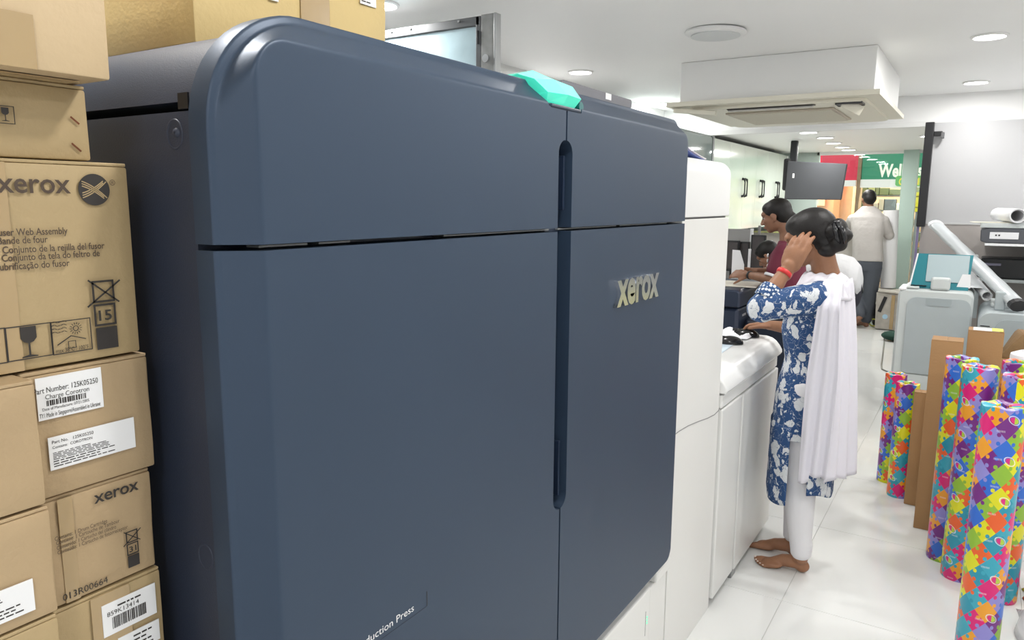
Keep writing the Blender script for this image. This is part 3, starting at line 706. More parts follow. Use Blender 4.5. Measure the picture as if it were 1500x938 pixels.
m = MB(); n = 32; X_, Y_ = xr+.05, yr+.18
m.ring_loft([[V((X_+r*math.cos(2*PI*i/n), Y_+r*math.sin(2*PI*i/n), z)) for i in range(n)] for r, z in ((.08, 0), (.08, .90), (.078, .91), (.045, .925), (.042, .90), (.042, .6))], cap=False); m.done('sheet', PAPER, t, True)
t = thing('yellow_file', 'bright yellow folder edge upright at the right picture edge', 'folder', (xr+.13, yr+.35, 0))
MB().box(xr+.06, xr+.26, yr+.42, yr+.45, 0, 1.02, bev=.004).done('folder', mat('bright_yellow', (.75, .75, .02), .4), t)
# crumpled plastic and torn wrapping
def crumple(label, cx, cy, w, d, h, m, name, cat, sd):
    rnd = random.Random(sd); ph = [rnd.uniform(0, 6) for _ in range(8)]
    def fn(u, v):
        s = math.sin(PI*u)*math.sin(PI*v)
        z = h*s**.6*(.6+.25*math.sin(9*u+ph[0])*math.sin(7*v+ph[1])+.18*math.sin(17*u+13*v+ph[2]))
        return (cx+(u-.5)*w+.01*math.sin(12*v+ph[3]), cy+(v-.5)*d+.01*math.sin(11*u+ph[4]), .003+abs(z))
    o = sheet(fn, 28, 28, name, m, None, .0012); return tag(o, label, cat)
crumple('crumpled white plastic sheet on the floor behind the nearest roll', .375, 3.05, .26, .5, .26, mat('white_plastic_film', (.68, .70, .72), .2, coat=.3), 'plastic_sheet', 'plastic sheet', 3)
o = crumple('torn scrap of puzzle printed paper right of the nearest roll', .36, 3.42, .16, .16, .12, PUZ, 'torn_wrapping', 'wrapping paper', 5)
me = o.data; uvl = me.uv_layers.new(name='UVMap')
for lp in me.loops: c = me.vertices[lp.vertex_index].co; uvl.data[lp.index].uv = (c.x*1.2, c.y+c.z)

# ------------------------------------------------------------ grey machines
gm = thing('office_printer', 'light grey office printer with a teal control screen tilted on top', 'printer', (-.2, 6.3, 0))
gx0, gx1, gy0, gy1 = -.47, .0, 6.0, 6.6
m = MB(); m.prism(rrect(gx0, gx1, .05, .945, (.02, .02, .05, .05), 6), gy0, gy1, 'y'); b = m.done('body', LGREY2, gm, True)
b.modifiers.new('b', 'BEVEL').width = .015
m = MB(); m.prism(rrect(gx0+.065, gx1-.012, .335, .89, (.01, .01, .06, .06), 6), gy0-.012, gy0+.01, 'y'); m.done('door', LGREY, gm, True)
m = MB(); m.prism(rrect(gx0+.18, gx1-.13, .835, .888, (.025, .025, .002, .002), 5), gy0-.016, gy0-.010, 'y'); m.done('finger_grip', mat('grip_grey', (.36, .41, .43), .4), gm, True)
m = MB(); m.prism(rrect(gx0+.02, gx1-.012, .12, .325, .01), gy0-.012, gy0+.01, 'y'); m.done('drawer', LGREY2, gm, True)
MB().box(gx0+.15, gx1-.1, gy0-.014, gy0-.010, .145, .19, bev=.006).done('drawer_handle', GREYD, gm)
for sx in (gx0+.05, gx1-.05):
    for sy in (gy0+.06, gy1-.06): MB().cyl((sx-.012, sy, .025), (sx+.012, sy, .025), .025, n=16).done('castor', BLACK, gm)
MB().box(gx0+.06, gx1-.05, gy0+.10, gy1-.1, .9455, .962, bev=.008).done('output_tray', LGREY, gm)
MB().box(-.27, -.15, 6.0, 6.07, .947, 1.035, bev=.014).done('screen_stand', LGREY2, gm)
M = Matrix.Translation((-.235, 6.14, 1.02)) @ Matrix.Rotation(-.35, 4, 'X')
def tf(mb, M):
    for v in mb.bm.verts: v.co = M @ v.co
    return mb
m = MB(); m.prism([(-.185, -.15), (.19, -.15), (.205, .175), (-.145, .175)], -.02, .0, 'y'); s = tf(m, M).done('screen_housing', TEAL, gm)
m = MB(); m.prism([(-.185, -.15), (-.175, -.15), (-.137, .175), (-.147, .175)], -.022, .004, 'y'); tf(m, M).done('screen_edge', PAPER, gm)
m = MB(); m.box(-.075, .185, -.028, -.021, -.035, .168, bev=.003); tf(m, M).done('screen', mat('pale_screen_back', (.42, .52, .55), .35), gm)
MB().box(-.40, -.30, 6.08, 6.22, .9625, .968, bev=.002).done('paper_slot', BLACK, gm)
MB().box(-.42, -.34, 6.005, 6.06, .9475, .962, bev=.006).done('control_strip', LGREY2, gm)
MB().box(gx0+.0, gx0+.055, gy0-.004, gy0+.3, .93, .952, bev=.012).done('corner_cap', PAPER, gm)
def papers(label, x, y, z, w, d, rz, m=PAPER, n=1, th=.004, group=None):
    t = MB().box(-w/2, w/2, -d/2, d/2, 0, th, bev=.001, seg=1)
    M_ = Matrix.Translation((x, y, z)) @ Matrix.Rotation(rz, 4, 'Z')
    o = tf(t, M_).done('paper_sheet', m); return tag(o, label, 'paper', group)
o = papers('loose printed sheets on the grey printer beside its screen', -.08, 6.3, .963, .2, .3, .2)
def tubeobj(label, p0, p1, r, name='paper_roll', m=PAPER, cat='roll'):
    t = thing(name, label, cat, p0); a = V(p0); b = V(p1); d = (b-a).normalized(); s = d.orthogonal().normalized(); q = d.cross(s); n = 28
    k = MB(); k.ring_loft([[c+(s*math.cos(2*PI*i/n)+q*math.sin(2*PI*i/n))*rr for i in range(n)] for c, rr in ((a, r), (b, r), (b-d*.001, r*.86), (a+d*.001, r*.86), (a, r))], cap=False); k.done('sheet', m, t, True)
    k = MB(); k.tube([a+d*.02+(s*math.cos(th)+q*math.sin(th))*r*(.82-.04*th/6) for th in [i*.35 for i in range(20)]], .002, 5); k.done('inner_turn', m, t); return t
a = hit(1446, 434, y=6.15); b_ = hit(1420, 408, y=6.58)
tubeobj('short rolled white sheet leaning behind the grey printer', (a.x, a.y, a.z), (b_.x, b_.y, b_.z+.02), .034)
o = MB().prism([(-.115, .963), (-.03, .963), (-.035, 1.06), (-.085, 1.06)], 6.10, 6.104, 'y').done('folded_sheet', PAPER); tag(o, 'white folded sheet standing upright right of the teal screen', 'paper')
# right hand unit
g2 = thing('side_printer', 'grey machine with side vents at the right behind the puzzle rolls', 'printer', (.4, 6.1, 0))
m = MB(); m.prism(rrect(.035, .80, .03, .845, (.01, .01, .02, .07), 6), 5.80, 6.5, 'y'); b = m.done('body', LGREY, g2, True); b.modifiers.new('b', 'BEVEL').width = .012
m = MB(); m.prism(rrect(.13, .80, .04, .80, (.01, .01, .02, .07), 6), 5.79, 5.805, 'y'); m.done('front_cover', mat('mid_grey_plastic', (.36, .41, .43), .45), g2, True)
for k in range(6): MB().box(.05, .105, 5.796, 5.80, .66+k*.017, .665+k*.017).done('vent_slot', BLACK, g2)
MB().box(.10, .6, 6.05, 6.4, .8455, .875, bev=.01).done('upper_deck', LGREY2, g2)
MB().box(.12, .18, 5.9, 5.95, .8455, .97, bev=.008).done('guide', LGREY, g2)
a = hit(1490, 520, y=5.4)
t = thing('brown_parcel', 'small dark brown paper parcel in front of the grey machine on the right', 'parcel', (.27, 5.45, 0))
m = MB()
m.box(.17, .42, 5.35, 5.6, 0, .62, bev=.02, jit=.02); m.done('shell', CARDB, t, True)
m = MB(); m.box(.20, .40, 5.38, 5.58, .56, .76, bev=.03, rot=Matrix.Rotation(.5, 3, 'Y'), jit=.02); m.done('bulge', mat('crumpled_brown_paper', (.24, .14, .06), .7, bump=.6, bscale=25), t, True)

# shelf with scanner
sh = thing('wall_shelf', 'white bracket shelf on the grey partition carrying a dark scanner', 'shelf', (.45, 7.3, 1.18))
MB().box(.03, XR-.01, 6.55, 7.59, 1.245, 1.262, bev=.003).done('board', PAPER, sh)
for sx in (.455, 1.02): 
    m = MB(); m.tube([(sx, 6.65, 1.24), (sx+.02, 7.1, 1.06), (sx+.02, 7.58, .92)], .018, 8); m.done('bracket', PAPER, sh)
    m = MB(); m.tube([(sx+.08, 6.6, 1.24), (sx+.1, 7.1, 1.10), (sx+.1, 7.58, .98)], .010, 8); m.done('brace', LGREY2, sh)
sc = thing('flatbed_scanner', 'dark grey scanner with a white rear plate on the wall shelf', 'scanner', (.3, 6.8, 1.263))
m = MB(); m.prism([(.0, 1.275), (.035, 1.2635), (.75, 1.2635), (.75, 1.375), (.045, 1.375), (-.005, 1.36)], 6.60, 6.98, 'y'); b = m.done('body', mat('slate_body', (.09, .095, .11), .35), sc); b.modifiers.new('b', 'BEVEL').width = .006
MB().box(-.01, .75, 6.59, 7.0, 1.3755, 1.41, bev=.008).done('lid', LGREY2, sc)
MB().box(.055, .235, 6.593, 6.601, 1.295, 1.345, bev=.002).done('rear_plate', PAPER, sc)
for kx in (.095, .115): MB().cyl((kx, 6.588, 1.322), (kx, 6.594, 1.322), .006, n=12).done('socket', BLACK, sc)
papers('cream sheets lying on the scanner lid', .06, 6.75, 1.411, .26, .3, .1, mat('cream_paper', (.62, .60, .50), .6))
tubeobj('thick rolled white poster lying on the scanner, nearer the pole', (.215, 6.55, 1.468), (.10, 7.2, 1.468), .052)
tubeobj('second rolled poster on the scanner at the right edge', (.335, 6.60, 1.463), (.22, 7.2, 1.463), .048)
lw = thing('low_shelf', 'lower shelf with cluttered equipment under the scanner shelf', 'shelf', (.5, 7.3, .8))
MB().box(-.15, XR-.01, 7.1, 7.59, .93, .955, bev=.003).done('board', LGREY2, lw)
for sx in (.0, .9): MB().box(sx, sx+.03, 7.3, 7.59, .6, .93).done('bracket', LGREY, lw)
for lb, x0, x1, z1, m_ in (('black box shaped device on the low shelf', .02, .42, 1.12, BLACK), ('brown black device right on the low shelf', .59, .95, 1.10, mat('brown_black', (.06, .045, .05), .4)), ('white device left on the low shelf', -.12, .0, 1.13, LGREY2)):
    t = thing('desk_device', lb, 'device', ((x0+x1)/2, 7.25, .956)); MB().box(x0, x1, 7.12, 7.4, .956, z1, bev=.01).done('case', m_, t)
    MB().box(x0+.02, min(x0+.14, x1-.02), 7.112, 7.121, z1-.06, z1-.04, bev=.002).done('label_strip', mat('violet_grey', (.25, .24, .33), .4), t)
# long clear film tube leaning diagonally
p0, p1 = hit(1369, 328, y=7.1), V((.25, 5.83, .895))
FILM = mat('milky_film', (.50, .53, .55), .38, coat=.25)
t = thing('film_tube', 'long milky plastic wrapped tube leaning diagonally over the grey printers', 'tube', p1)
d = (p1-p0).normalized(); s = V((0, 0, 1)).cross(d).normalized(); q = d.cross(s)
k = MB(); L_ = (p1-p0).length; rr_ = []
for i in range(15):
    c = p0+(p1-p0)*i/14; rr_.append([c+(s*math.cos(2*PI*j/12)*.055+q*math.sin(2*PI*j/12)*.035)*(1+.06*math.sin(i*2.3+j)) for j in range(12)])
k.ring_loft(rr_); k.done('wrap', FILM, t, 'all')
k = MB(); k.ring_loft([[c+(s*math.cos(2*PI*j/12)*.058+q*math.sin(2*PI*j/12)*.04) for j in range(12)] for c in (p1-d*.03, p1+d*.01)]); k.done('end_cap', BLACK, t)
k = MB(); k.ring_loft([[c+(s*math.cos(2*PI*j/12)*.060+q*math.sin(2*PI*j/12)*.037) for j in range(12)] for c in (p0+d*.02, p0+d*.05)]); k.done('crimp', PAPER, t)

# ------------------------------------------------------------ glass cabinets on the left wall
CBX = -2.4; CF = mat('cabinet_board', (.68, .70, .66), .4)
GL = mat('pale_green_glass', (.70, .76, .68), .12, coat=.3, noise=.03, nscale=1.2)
cz0, cz1 = 1.245, 2.20
cb = thing('wall_cabinet', 'row of wall cabinets with pale green glass doors and black handles', 'cabinet', (-2.65, 9.3, 1.245))
MB().box(XL+.002, CBX-.02, 7.70, 11.08, cz0, cz1, bev=.002).done('carcass', CF, cb)
ys = [7.70, 8.29, 8.868, 9.43, 9.98, 10.532, 11.068]
H = []
for i, (a, b) in enumerate(zip(ys, ys[1:])):
    dr = MB().box(CBX-.018, CBX, a+.002, b-.002, cz0-.004, cz1, bev=.001, seg=1).done('door', GL, cb)
for yc_ in (8.868, 9.675, 10.50):
    for dy in (-.05, .05):
        m = MB(); y = yc_+dy; z0, z1 = 1.60, 1.84
        m.tube([(CBX+.001, y, z0+.02), (CBX+.03, y, z0+.03), (CBX+.034, y, z0+.06), (CBX+.034, y, z1-.06), (CBX+.03, y, z1-.03), (CBX+.001, y, z1-.02)], [.016, .014, .007, .007, .014, .016], 10)
        m.done('handle', BLACK, cb, True)
MB().box(CBX-.02, CBX+.004, 11.07, 11.10, cz0-.01, cz1).done('end_strip', PAPER, cb)
# wall cabinet nearer: glass side of a tall unit
tu = thing('tall_glass_unit', 'tall grey green glass unit left of the wall cabinets', 'cabinet', (-2.6, 6.9, 0))
MB().box(XL+.002, CBX-.02, 6.2, 7.69, 0, 2.22).done('carcass', mat('grey_green_board', (.34, .38, .37), .4), tu)
MB().box(CBX-.018, CBX-.002, 6.2, 7.64, .05, 2.2).done('pane', mat('grey_green_glass', (.30, .36, .35), .06, coat=.5), tu)
MB().box(CBX-.02, CBX+.004, 7.64, 7.695, 0, 2.22).done('edge_post', mat('edge_grey', (.2, .22, .22), .4), tu)

# television
tvt = thing('television', 'dark grey television seen from behind, hung below the low ceiling', 'television', (-1.63, 9.0, 2.25))
A, B, Cc = hit(1151, 236, y=9.0), hit(1241, 240, y=9.0), hit(1150, 292, y=9.0)
m = MB(); m.prism([(A.x+.01, Cc.z), (B.x-.035, Cc.z-.005), (B.x, B.z), (A.x+.02, A.z)], 9.0, 9.05, 'y'); b = m.done('casing', mat('tv_back_grey', (.055, .058, .064), .75), tvt); b.modifiers.new('b', 'BEVEL').width = .008
MB().box(A.x-.03, A.x+.05, 9.02, 9.12, Cc.z+.1, A.z+.03, bev=.02).done('side_mount', BLACK, tvt)
MB().box(A.x+.03, A.x+.11, 9.05, 9.10, A.z-.05, LZ-.001, bev=.01).done('hanger', BLACK, tvt)
MB().box(A.x+.085, A.x+.105, 8.996, 9.0, 1.83, 1.88).done('label_spot', LABEL, tvt)

# lens: framed glass door leaning behind the press
gd = thing('steel_framed_glass_door', 'grey steel framed glass leaf standing open behind the press', 'door', (-2.3, 3.0, 0))
fa, fb = hit(567, 42, y=3.0), hit(727, 18, y=3.0); zt = fb.z
FR = mat('frame_dark_grey', (.07, .075, .08), .45)
MB().box(-2.86, fb.x-.095, 3.0, 3.03, zt-.045, zt-.004, bev=.003).done('top_rail', FR, gd)
MB().box(fb.x-.115, fb.x-.088, 3.0, 3.03, 0.0, zt-.004, bev=.002).done('inner_stile', FR, gd)
MB().box(fb.x-.086, fb.x-.012, 3.0, 3.035, 0, zt, bev=.003).done('outer_stile', mat('weathered_grey', (.22, .225, .22), .5, noise=.15, nscale=20), gd)
MB().box(fb.x-.011, fb.x, 2.995, 3.04, 0, zt, bev=.002).done('edge_strip', STEEL, gd)
MB().box(-2.86, fb.x-.117, 3.012, 3.02, .05, zt-.047).done('pane', mat('reflection_tinted_glass', (.42, .55, .60), .09, coat=1.0, noise=.12, nscale=6), gd)  # whitish reflection of the room put into the opaque pane colour
MB().cyl((fb.x-.052, 2.985, zt-.20), (fb.x-.052, 3.0, zt-.20), .018, n=20).done('knob', CHROME, gd, True)
for z in (zt-.10, zt-.27): MB().box(fb.x-.104, fb.x-.098, 2.994, 3.0, z-.03, z+.03).done('hinge_slot', BLACK, gd)
for xx in (-2.62, -2.5, -2.2): MB().box(xx, xx+.012, 2.994, 3.0, zt-.02, zt-.012).done('screw_cover', STEEL, gd)

# ------------------------------------------------------------ desks, small printer, papers
PN = mat('navy_printer_plastic', (.022, .032, .06), .38)
sp = thing('small_printer', 'navy floor printer at which the maroon shirted woman stands', 'printer', (-1.6, 5.2, 0))
px1 = hit(1128, 440, y=5.0).x
m = MB(); m.prism(rrect(-1.95, -1.30, .03, .86, (.02, .02, .02, .02)), 4.85, 5.55, 'y'); b = m.done('body', PN, sp, True); b.modifiers.new('b', 'BEVEL').width = .02
m = MB(); m.prism(rrect(-1.98, -1.29, .87, .985, (.01, .01, .03, .03), 5), 4.83, 5.60, 'y'); b = m.done('top_cover', PN, sp, True); b.modifiers.new('b', 'BEVEL').width = .02
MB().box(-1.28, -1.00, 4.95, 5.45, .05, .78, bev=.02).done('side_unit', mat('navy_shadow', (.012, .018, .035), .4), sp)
lettering('xerox', (-1.2985, 4.95, .80), PAPER, sp, width=.09, height=.022, bold=.02)
for s in ('a',): MB().box(-1.9, -1.33, 4.9, 5.5, .0, .029).done('plinth', GREYD, sp)
pap = papers('open sheets on top of the navy printer under her hands', -1.46, 5.17, .987, .40, .36, .15, mat('warm_paper', (.72, .68, .60), .6), th=.006)
t = thing('folded_sheet', 'tall folded white sheet held upright on the navy printer', 'paper', (-1.50, 5.22, .994))
q0, q1, q2, q3 = hit(1071, 408, y=5.2), hit(1089, 406, y=5.2), hit(1084, 367, y=5.2), hit(1073, 366, y=5.2)
m = MB(); m.prism([(q0.x, q0.z-.0), (q1.x, q0.z), (q1.x, q0.z+.10), (q2.x, q2.z), (q3.x, q3.z)], 5.20, 5.204, 'y'); m.done('sheet', PAPER, t)
# crumpled papers & mouse on the worktop
MOUSEB = mat('gloss_black', (.010, .010, .012), .18)
def mouse(label, x, y, z, rz, s=1):
    t = thing('computer_mouse', label, 'mouse', (x, y, z), None)
    M_ = Matrix.Translation((x, y, z)) @ Matrix.Rotation(rz, 4, 'Z')
    m = MB(); m.ell((0, 0, .004), (.055*s, .031*s, .030*s), u=28, v=16)
    bmesh.ops.bisect_plane(m.bm, geom=m.bm.verts[:]+m.bm.edges[:]+m.bm.faces[:], plane_co=(0, 0, .001), plane_no=(0, 0, -1), clear_outer=True)
    tf(m, M_).done('shell', MOUSEB, t, 'all')
    m = MB(); m.cyl((-.030*s, -.003, .027*s), (-.030*s, .003, .027*s), .006, n=14); tf(m, M_).done('wheel', GREYD, t)
    m = MB(); m.box(-.054*s, -.012*s, -.0006, .0006, .020*s, .0325*s); tf(m, M_).done('button_gap', BLACK, t)
    return t
WZ = .933
mp = hit(1098, 488, z=WZ+.015)
mouse('black mouse under the hand of the woman in blue', mp.x-.012, mp.y-.02, WZ, .15, 1.12)
m2_ = hit(1071, 499, z=WZ+.015); mouse('second black mouse lying nearer on the worktop', m2_.x-.005, m2_.y, WZ, .3, 1.05)
c_ = hit(1075, 487, z=WZ+.02)
def fnp(u, v): return (c_.x-.10+u*.18, c_.y-.07+v*.17, WZ+.002+.035*abs(math.sin(7*u+3*v)*math.sin(5*v+u*2))*(math.sin(PI*u)*math.sin(PI*v))**.4+.004)
o = sheet(fnp, 14, 14, 'crumpled_paper', mat('bright_crumpled_paper', (.85, .86, .9), .5), None, .001); tag(o, 'crumpled white paper behind the mice on the worktop', 'paper')
a_, b_ = hit(1066, 512, z=WZ), hit(1085, 520, z=WZ)
papers('flat white and blue sheet on the near worktop corner', a_.x-.10, a_.y-.03, WZ, .2, .28, .05, mat('bluish_paper', (.62, .72, .80), .5), th=.001)
# long desk along the left wall with screens
dk = thing('long_desk', 'long desk with grey screens under the wall cabinets', 'desk', (-2.2, 7.6, 0))
MB().box(-2.35, -1.62, 6.25, 9.6, .83, .86, bev=.004).done('desktop', WHITE, dk)
for yy in (6.3, 7.9, 9.5): MB().box(-2.2, -1.66, yy, yy+.03, 0, .83).done('panel_leg', LGREY2, dk)
MB().box(-2.2, -2.17, 6.34, 9.5, .15, .83).done('modesty_panel', LGREY2, dk)
PG = mat('partition_grey', (.33, .325, .32), .35)
ppz = hit(1103, 335, y=6.7)
pt = thing('desk_partition', 'grey partition boards with a white post on the desk', 'partition', (-2.0, 6.75, .86))
e0, e1 = hit(1060, 342, y=6.75), hit(1099.5, 336, y=6.75)
MB().box(-2.36, e1.x, 6.75, 6.77, .861, e1.z, bev=.002).done('board', PG, pt)
MB().box(e1.x, e1.x+.022, 6.745, 6.775, .861, e1.z+.005).done('post', mat('post_white', (.75, .76, .77), .4), pt)
MB().box(e1.x+.028, hit(1114, 334, y=6.9).x, 6.9, 6.92, .861, e1.z+.03).done('board', mat('board_darker', (.24, .235, .235), .35), pt)
def monitor(label, u0, u1, vt, vb, y):
    a, b = hit(u0, vt, y=y), hit(u1, vb, y=y); t = thing('computer_monitor', label, 'monitor', ((a.x+b.x)/2, y, .86))
    zb_ = max(b.z, .93)
    MB().box(a.x, b.x, y, y+.03, zb_, a.z, bev=.004).done('casing', BLACK, t)
    MB().box(a.x+.015, b.x-.015, y-.002, y, zb_+.02, a.z-.015).done('panel', mat('monitor_dark_panel', (.075, .065, .065), .25), t)
    cx = (a.x+b.x)/2; MB().box(cx-.02, cx+.02, y+.03, y+.05, .87, zb_+.08).done('neck', BLACK, t); MB().box(cx-.045, cx+.045, y-.03, y+.1, .861, .872, bev=.003).done('foot', BLACK, t)
monitor('dark monitor leftmost on the desk, beside the white tower', 1062, 1081, 352, 398, 6.55)
monitor('dark monitor directly left of the white post', 1082.5, 1096, 354, 398, 6.60)
monitor('largest dark monitor right of the white post', 1100.5, 1119, 344, 396, 6.60)
pw = hit(1098, 365, y=6.4)
t = thing('white_upright', 'slim white upright standing before the desk monitors', 'upright', (pw.x, 6.4, .86)); MB().box(pw.x-.01, pw.x+.01, 6.4, 6.42, .861, pw.z, bev=.002).done('bar', PAPER, t)
papers('white papers on the desk before the seated woman', -1.78, 6.36, .861, .28, .2, .3)
# ------------------------------------------------------------ things near the far counter
rc = thing('reception_counter', 'beige reception counter at the shop front where the man leans', 'counter', (-1.9, 10.8, 0))
BG = mat('beige_laminate', (.52, .49, .45), .4)
MB().box(-2.9, -1.20, 10.62, 10.66, 0, 1.13).done('front_board', BG, rc)
MB().box(-2.9, -1.18, 10.55, 11.15, 1.135, 1.165, bev=.004).done('top', BG, rc)
MB().box(-2.9, -1.185, 10.54, 10.549, 1.14, 1.162).done('lit_edge_strip', mat('yellow_light_tint', (.6, .62, .25), .4), rc)  # yellow light along the counter edge put into the strip's colour
MB().box(-1.24, -1.20, 10.66, 11.1, 0, 1.13).done('side_board', BG, rc)
for i, (xx, cc) in enumerate(((-1.98, (.6, .1, .05)), (-1.75, (.2, .4, .1)), (-1.62, (.65, .3, .05)))):
    t = thing('counter_packet', ['red packet', 'green bunch', 'orange packet'][i]+' lying on the far reception counter', 'packet', (xx, 10.8, 1.165))
    MB().box(xx-.06, xx+.06, 10.75, 10.85, 1.166, 1.23, bev=.015).done('wrap', mat('packet%d' % i, cc, .4), t)
a, b = hit(1298, 308, y=10.4), hit(1315, 308, y=10.4)
tubeobj('tall white paper roll standing behind the man in grey', ((a.x+b.x)/2+.03, 10.42, .50), ((a.x+b.x)/2-.01, 10.42, a.z), .088)
t = thing('worn_carton', 'worn pale taped carton on the floor right of the standing man', 'carton', (-.93, 10.2, 0))
wx0, wx1 = hit(1284, 440, y=10.1).x, hit(1318, 440, y=10.1).x
MB().box(wx0, wx1, 10.1, 10.45, .001, .46, bev=.01, jit=.012).done('shell', mat('worn_pale_card', (.42, .39, .35), .6, noise=.2, nscale=9), t)
MB().box(wx0+.01, wx1, 10.08, 10.46, .465, .485, bev=.004, jit=.01).done('lid', mat('worn_light_card', (.60, .56, .50), .6), t)
MB().box(wx0+.05, wx0+.09, 10.09, 10.1, .22, .42, rot=Matrix.Rotation(.3, 3, 'Y')).done('dark_tape', BLACK, t)
MB().box(wx1-.09, wx1-.05, 10.085, 10.1, .02, .44).done('tape', TAPE, t)
MB().cyl((wx0+.11, 10.09, .17), (wx0+.11, 10.1, .17), .03, n=16).done('round_mark', mat('pale_blue_mark', (.4, .6, .75), .5), t)
t = thing('dark_bundle', 'dark green bundle on the floor left of the grey printer', 'bundle', (-.72, 9.5, 0))
m = MB(); m.ell((-.70, 9.35, .06), (.17, .12, .06)); m.ell((-.60, 9.4, .09), (.1, .1, .07)); blob(m, 'cloth', mat('dark_green_cloth', (.01, .05, .035), .8), t, .012, 4)
t = thing('black_bag', 'small black bag with a yellow tag beside the worn carton', 'bag', (-1.12, 10.3, 0))
m = MB(); m.ell((-1.055, 10.47, .14), (.05, .1, .14)); m.ell((-1.035, 10.40, .06), (.05, .1, .06)); blob(m, 'cloth', BLACK, t, .012, 3)
m = MB(); m.tube([(-1.05+.05*math.cos(i*.5), 10.27, .06+.045*math.sin(i*.5)) for i in range(13)], .009, 6); m.done('yellow_strap', mat('yellow_strap', (.6, .6, .05), .5), t)
t = thing('second_carton', 'small brown carton wedged behind the grey printer', 'carton', (-.72, 8.9, 0))
MB().box(-.66, -.45, 8.6, 8.9, 0.001, .50, bev=.006).done('shell', CARD, t)
# cable
pts = [hit(u, v, z=.006) for u, v in ((1296, 486), (1295, 504), (1293, 520), (1291, 535), (1292, 541), (1300, 544.5), (1310, 545.5), (1322, 545), (1330, 543))]
up_ = [V((q.x, q.y, .006)) for q in pts]
pts2 = []
for i in range(len(up_)-1):
    for k in range(4): pts2.append(up_[i].lerp(up_[i+1], k/4))
o = MB().tube(pts2+[up_[-1]], .007, 8).done('power_cable', mat('grey_cable', (.18, .18, .16), .5), None, True); tag(o, 'thin grey cable looping over the floor to the grey printer', 'cable')
# ------------------------------------------------------------ shop front and the shop opposite
GF = mat('greenish_aluminium', (.42, .54, .49), .4)
cx = hit(1334, 250, y=11.3).x
gfr = MB().box(cx-.095, cx+.085, 11.25, 11.40, 0, LZ).done('trim_1', GF); struct(gfr)
xw = hit(1136, 300, y=11.3).x
struct(MB().box(XL, -2.02, 11.3, 11.4, 0, LZ).done('wall_far', mat('far_grey_green', (.42, .50, .47), .45)))
struct(MB().box(-2.05, XR, 11.3, 11.36, LZ-.04, LZ).done('trim_2', WHITE))
w1 = MB().box(-1.98, cx-.1, 11.32, 11.33, .0, LZ-.04).done('window_1', GLASS); struct(w1)
struct(MB().box(cx+.09, XR, 11.32, 11.33, .0, LZ-.04).done('window_2', GLASS))
struct(MB().box(XR-1.4, XR, 11.5, 11.6, 0, LZ).done('wall_far_right', WHITE))
gd2 = struct(MB().box(-8, 6, YF, 20, -.08, -.01).done('ground_outside', mat('pavement', (.32, .31, .30), .8, noise=.1)))
def at(u, v, y): return hit(u, v, y=y)
SY = 14.0
# green sign
gs = thing('green_shop_sign', 'green shop sign with cream serif lettering beyond the glass front', 'sign', (-1.4, SY, 2.0))
a, b = at(1264, 233, SY), at(1372, 262, SY)
MB().box(a.x, b.x+.6, SY, SY+.1, b.z, a.z+.1).done('board', mat('sign_green', (.03, .20, .11), .35, emit=.28, ecol=(.05, .38, .22)), gs)
MB().box(a.x-.04, b.x+.6, SY-.02, SY+.1, at(1264, 275, SY).z, b.z-.002).done('white_strip', mat('sign_white', (.8, .75, .72), .4, emit=.35), gs)
a, b = at(1286, 258, SY-.01), at(1357, 258, SY-.01)
lettering('Wellness', (a.x, SY-.005, a.z-.01), mat('sign_cream', (.85, .82, .7), .4, emit=.5), gs, width=(b.x-a.x)*1.02, height=.21, face='-y', bold=.035, depth=.001)
a, b = at(1313, 272, SY-.06), at(1365, 259, SY-.06)
YS = mat('sign_yellow', (.85, .72, .05), .4, emit=.2)
m = MB(); m.prism(rrect(a.x-.02, b.x+.05, a.z-.01, b.z+.02, .04), SY-.05, SY-.02, 'y'); m.done('plaque', mat('plaque_green', (.12, .42, .10), .4, emit=.3), gs)
lettering('CHEMISTS', (a.x+.03, SY-.051, a.z+.01), YS, gs, width=(b.x-a.x), height=(b.z-a.z)*.85, face='-y', bold=.03, depth=.001)
# red sign
rs = thing('red_shop_sign', 'red and white shop sign left of the green one, behind the television', 'sign', (-2.6, SY, 2.0))
a, b = at(1165, 230, SY), at(1255, 264, SY)
MB().box(a.x-.3, b.x, SY, SY+.1, b.z, a.z+.06).done('board', mat('sign_red', (.62, .03, .07), .35, emit=.35, ecol=(.8, .05, .1)), rs)
MB().box(a.x-.3, b.x-.01, SY-.02, SY+.1, at(1250, 273, SY).z, b.z-.002).done('white_strip', mat('sign_white', (1, 1, 1)), rs)
pz = thing('shop_pillar', 'brown stone pillar between the two shop signs', 'pillar', (-1.93, SY, 0))
a, b = at(1256, 240, SY-.05), at(1263, 240, SY-.05); MB().box(a.x+.01, b.x-.01, SY-.05, SY+.3, 0, 2.6).done('shaft', mat('brown_stone', (.35, .22, .13), .5, noise=.1), pz)
# shop shells opposite
sw = thing('opposite_shop', 'lit shop interior opposite with shelves of goods', 'shop', (-1, 16, 0))
MB().box(-6.5, 3, 16.6, 16.7, 0, 3.2).done('rear_wall', mat('tan_wall', (.55, .40, .26), .6, noise=.08, nscale=2), sw)
MB().box(-6.5, 3, SY+.1, 16.6, 3.0, 3.1).done('shop_ceiling', mat('tan_ceiling', (.6, .5, .4), .6), sw)
a = at(1248, 300, 14.6); MB().box(a.x-1.05, a.x, 14.6, 14.7, 0, 2.4).done('lit_panel', mat('peach_panel', (.80, .52, .32), .5, noise=.05), sw)
MB().box(a.x-.30, a.x-.20, 14.55, 14.6, 1.0, 2.1).done('panel_batten', mat('peach_trim', (.7, .40, .22), .5), sw)
MB().box(a.x-.85, a.x-.45, 14.56, 14.6, 1.5, 1.9).done('notice', mat('peach_notice', (.85, .70, .5), .5), sw)
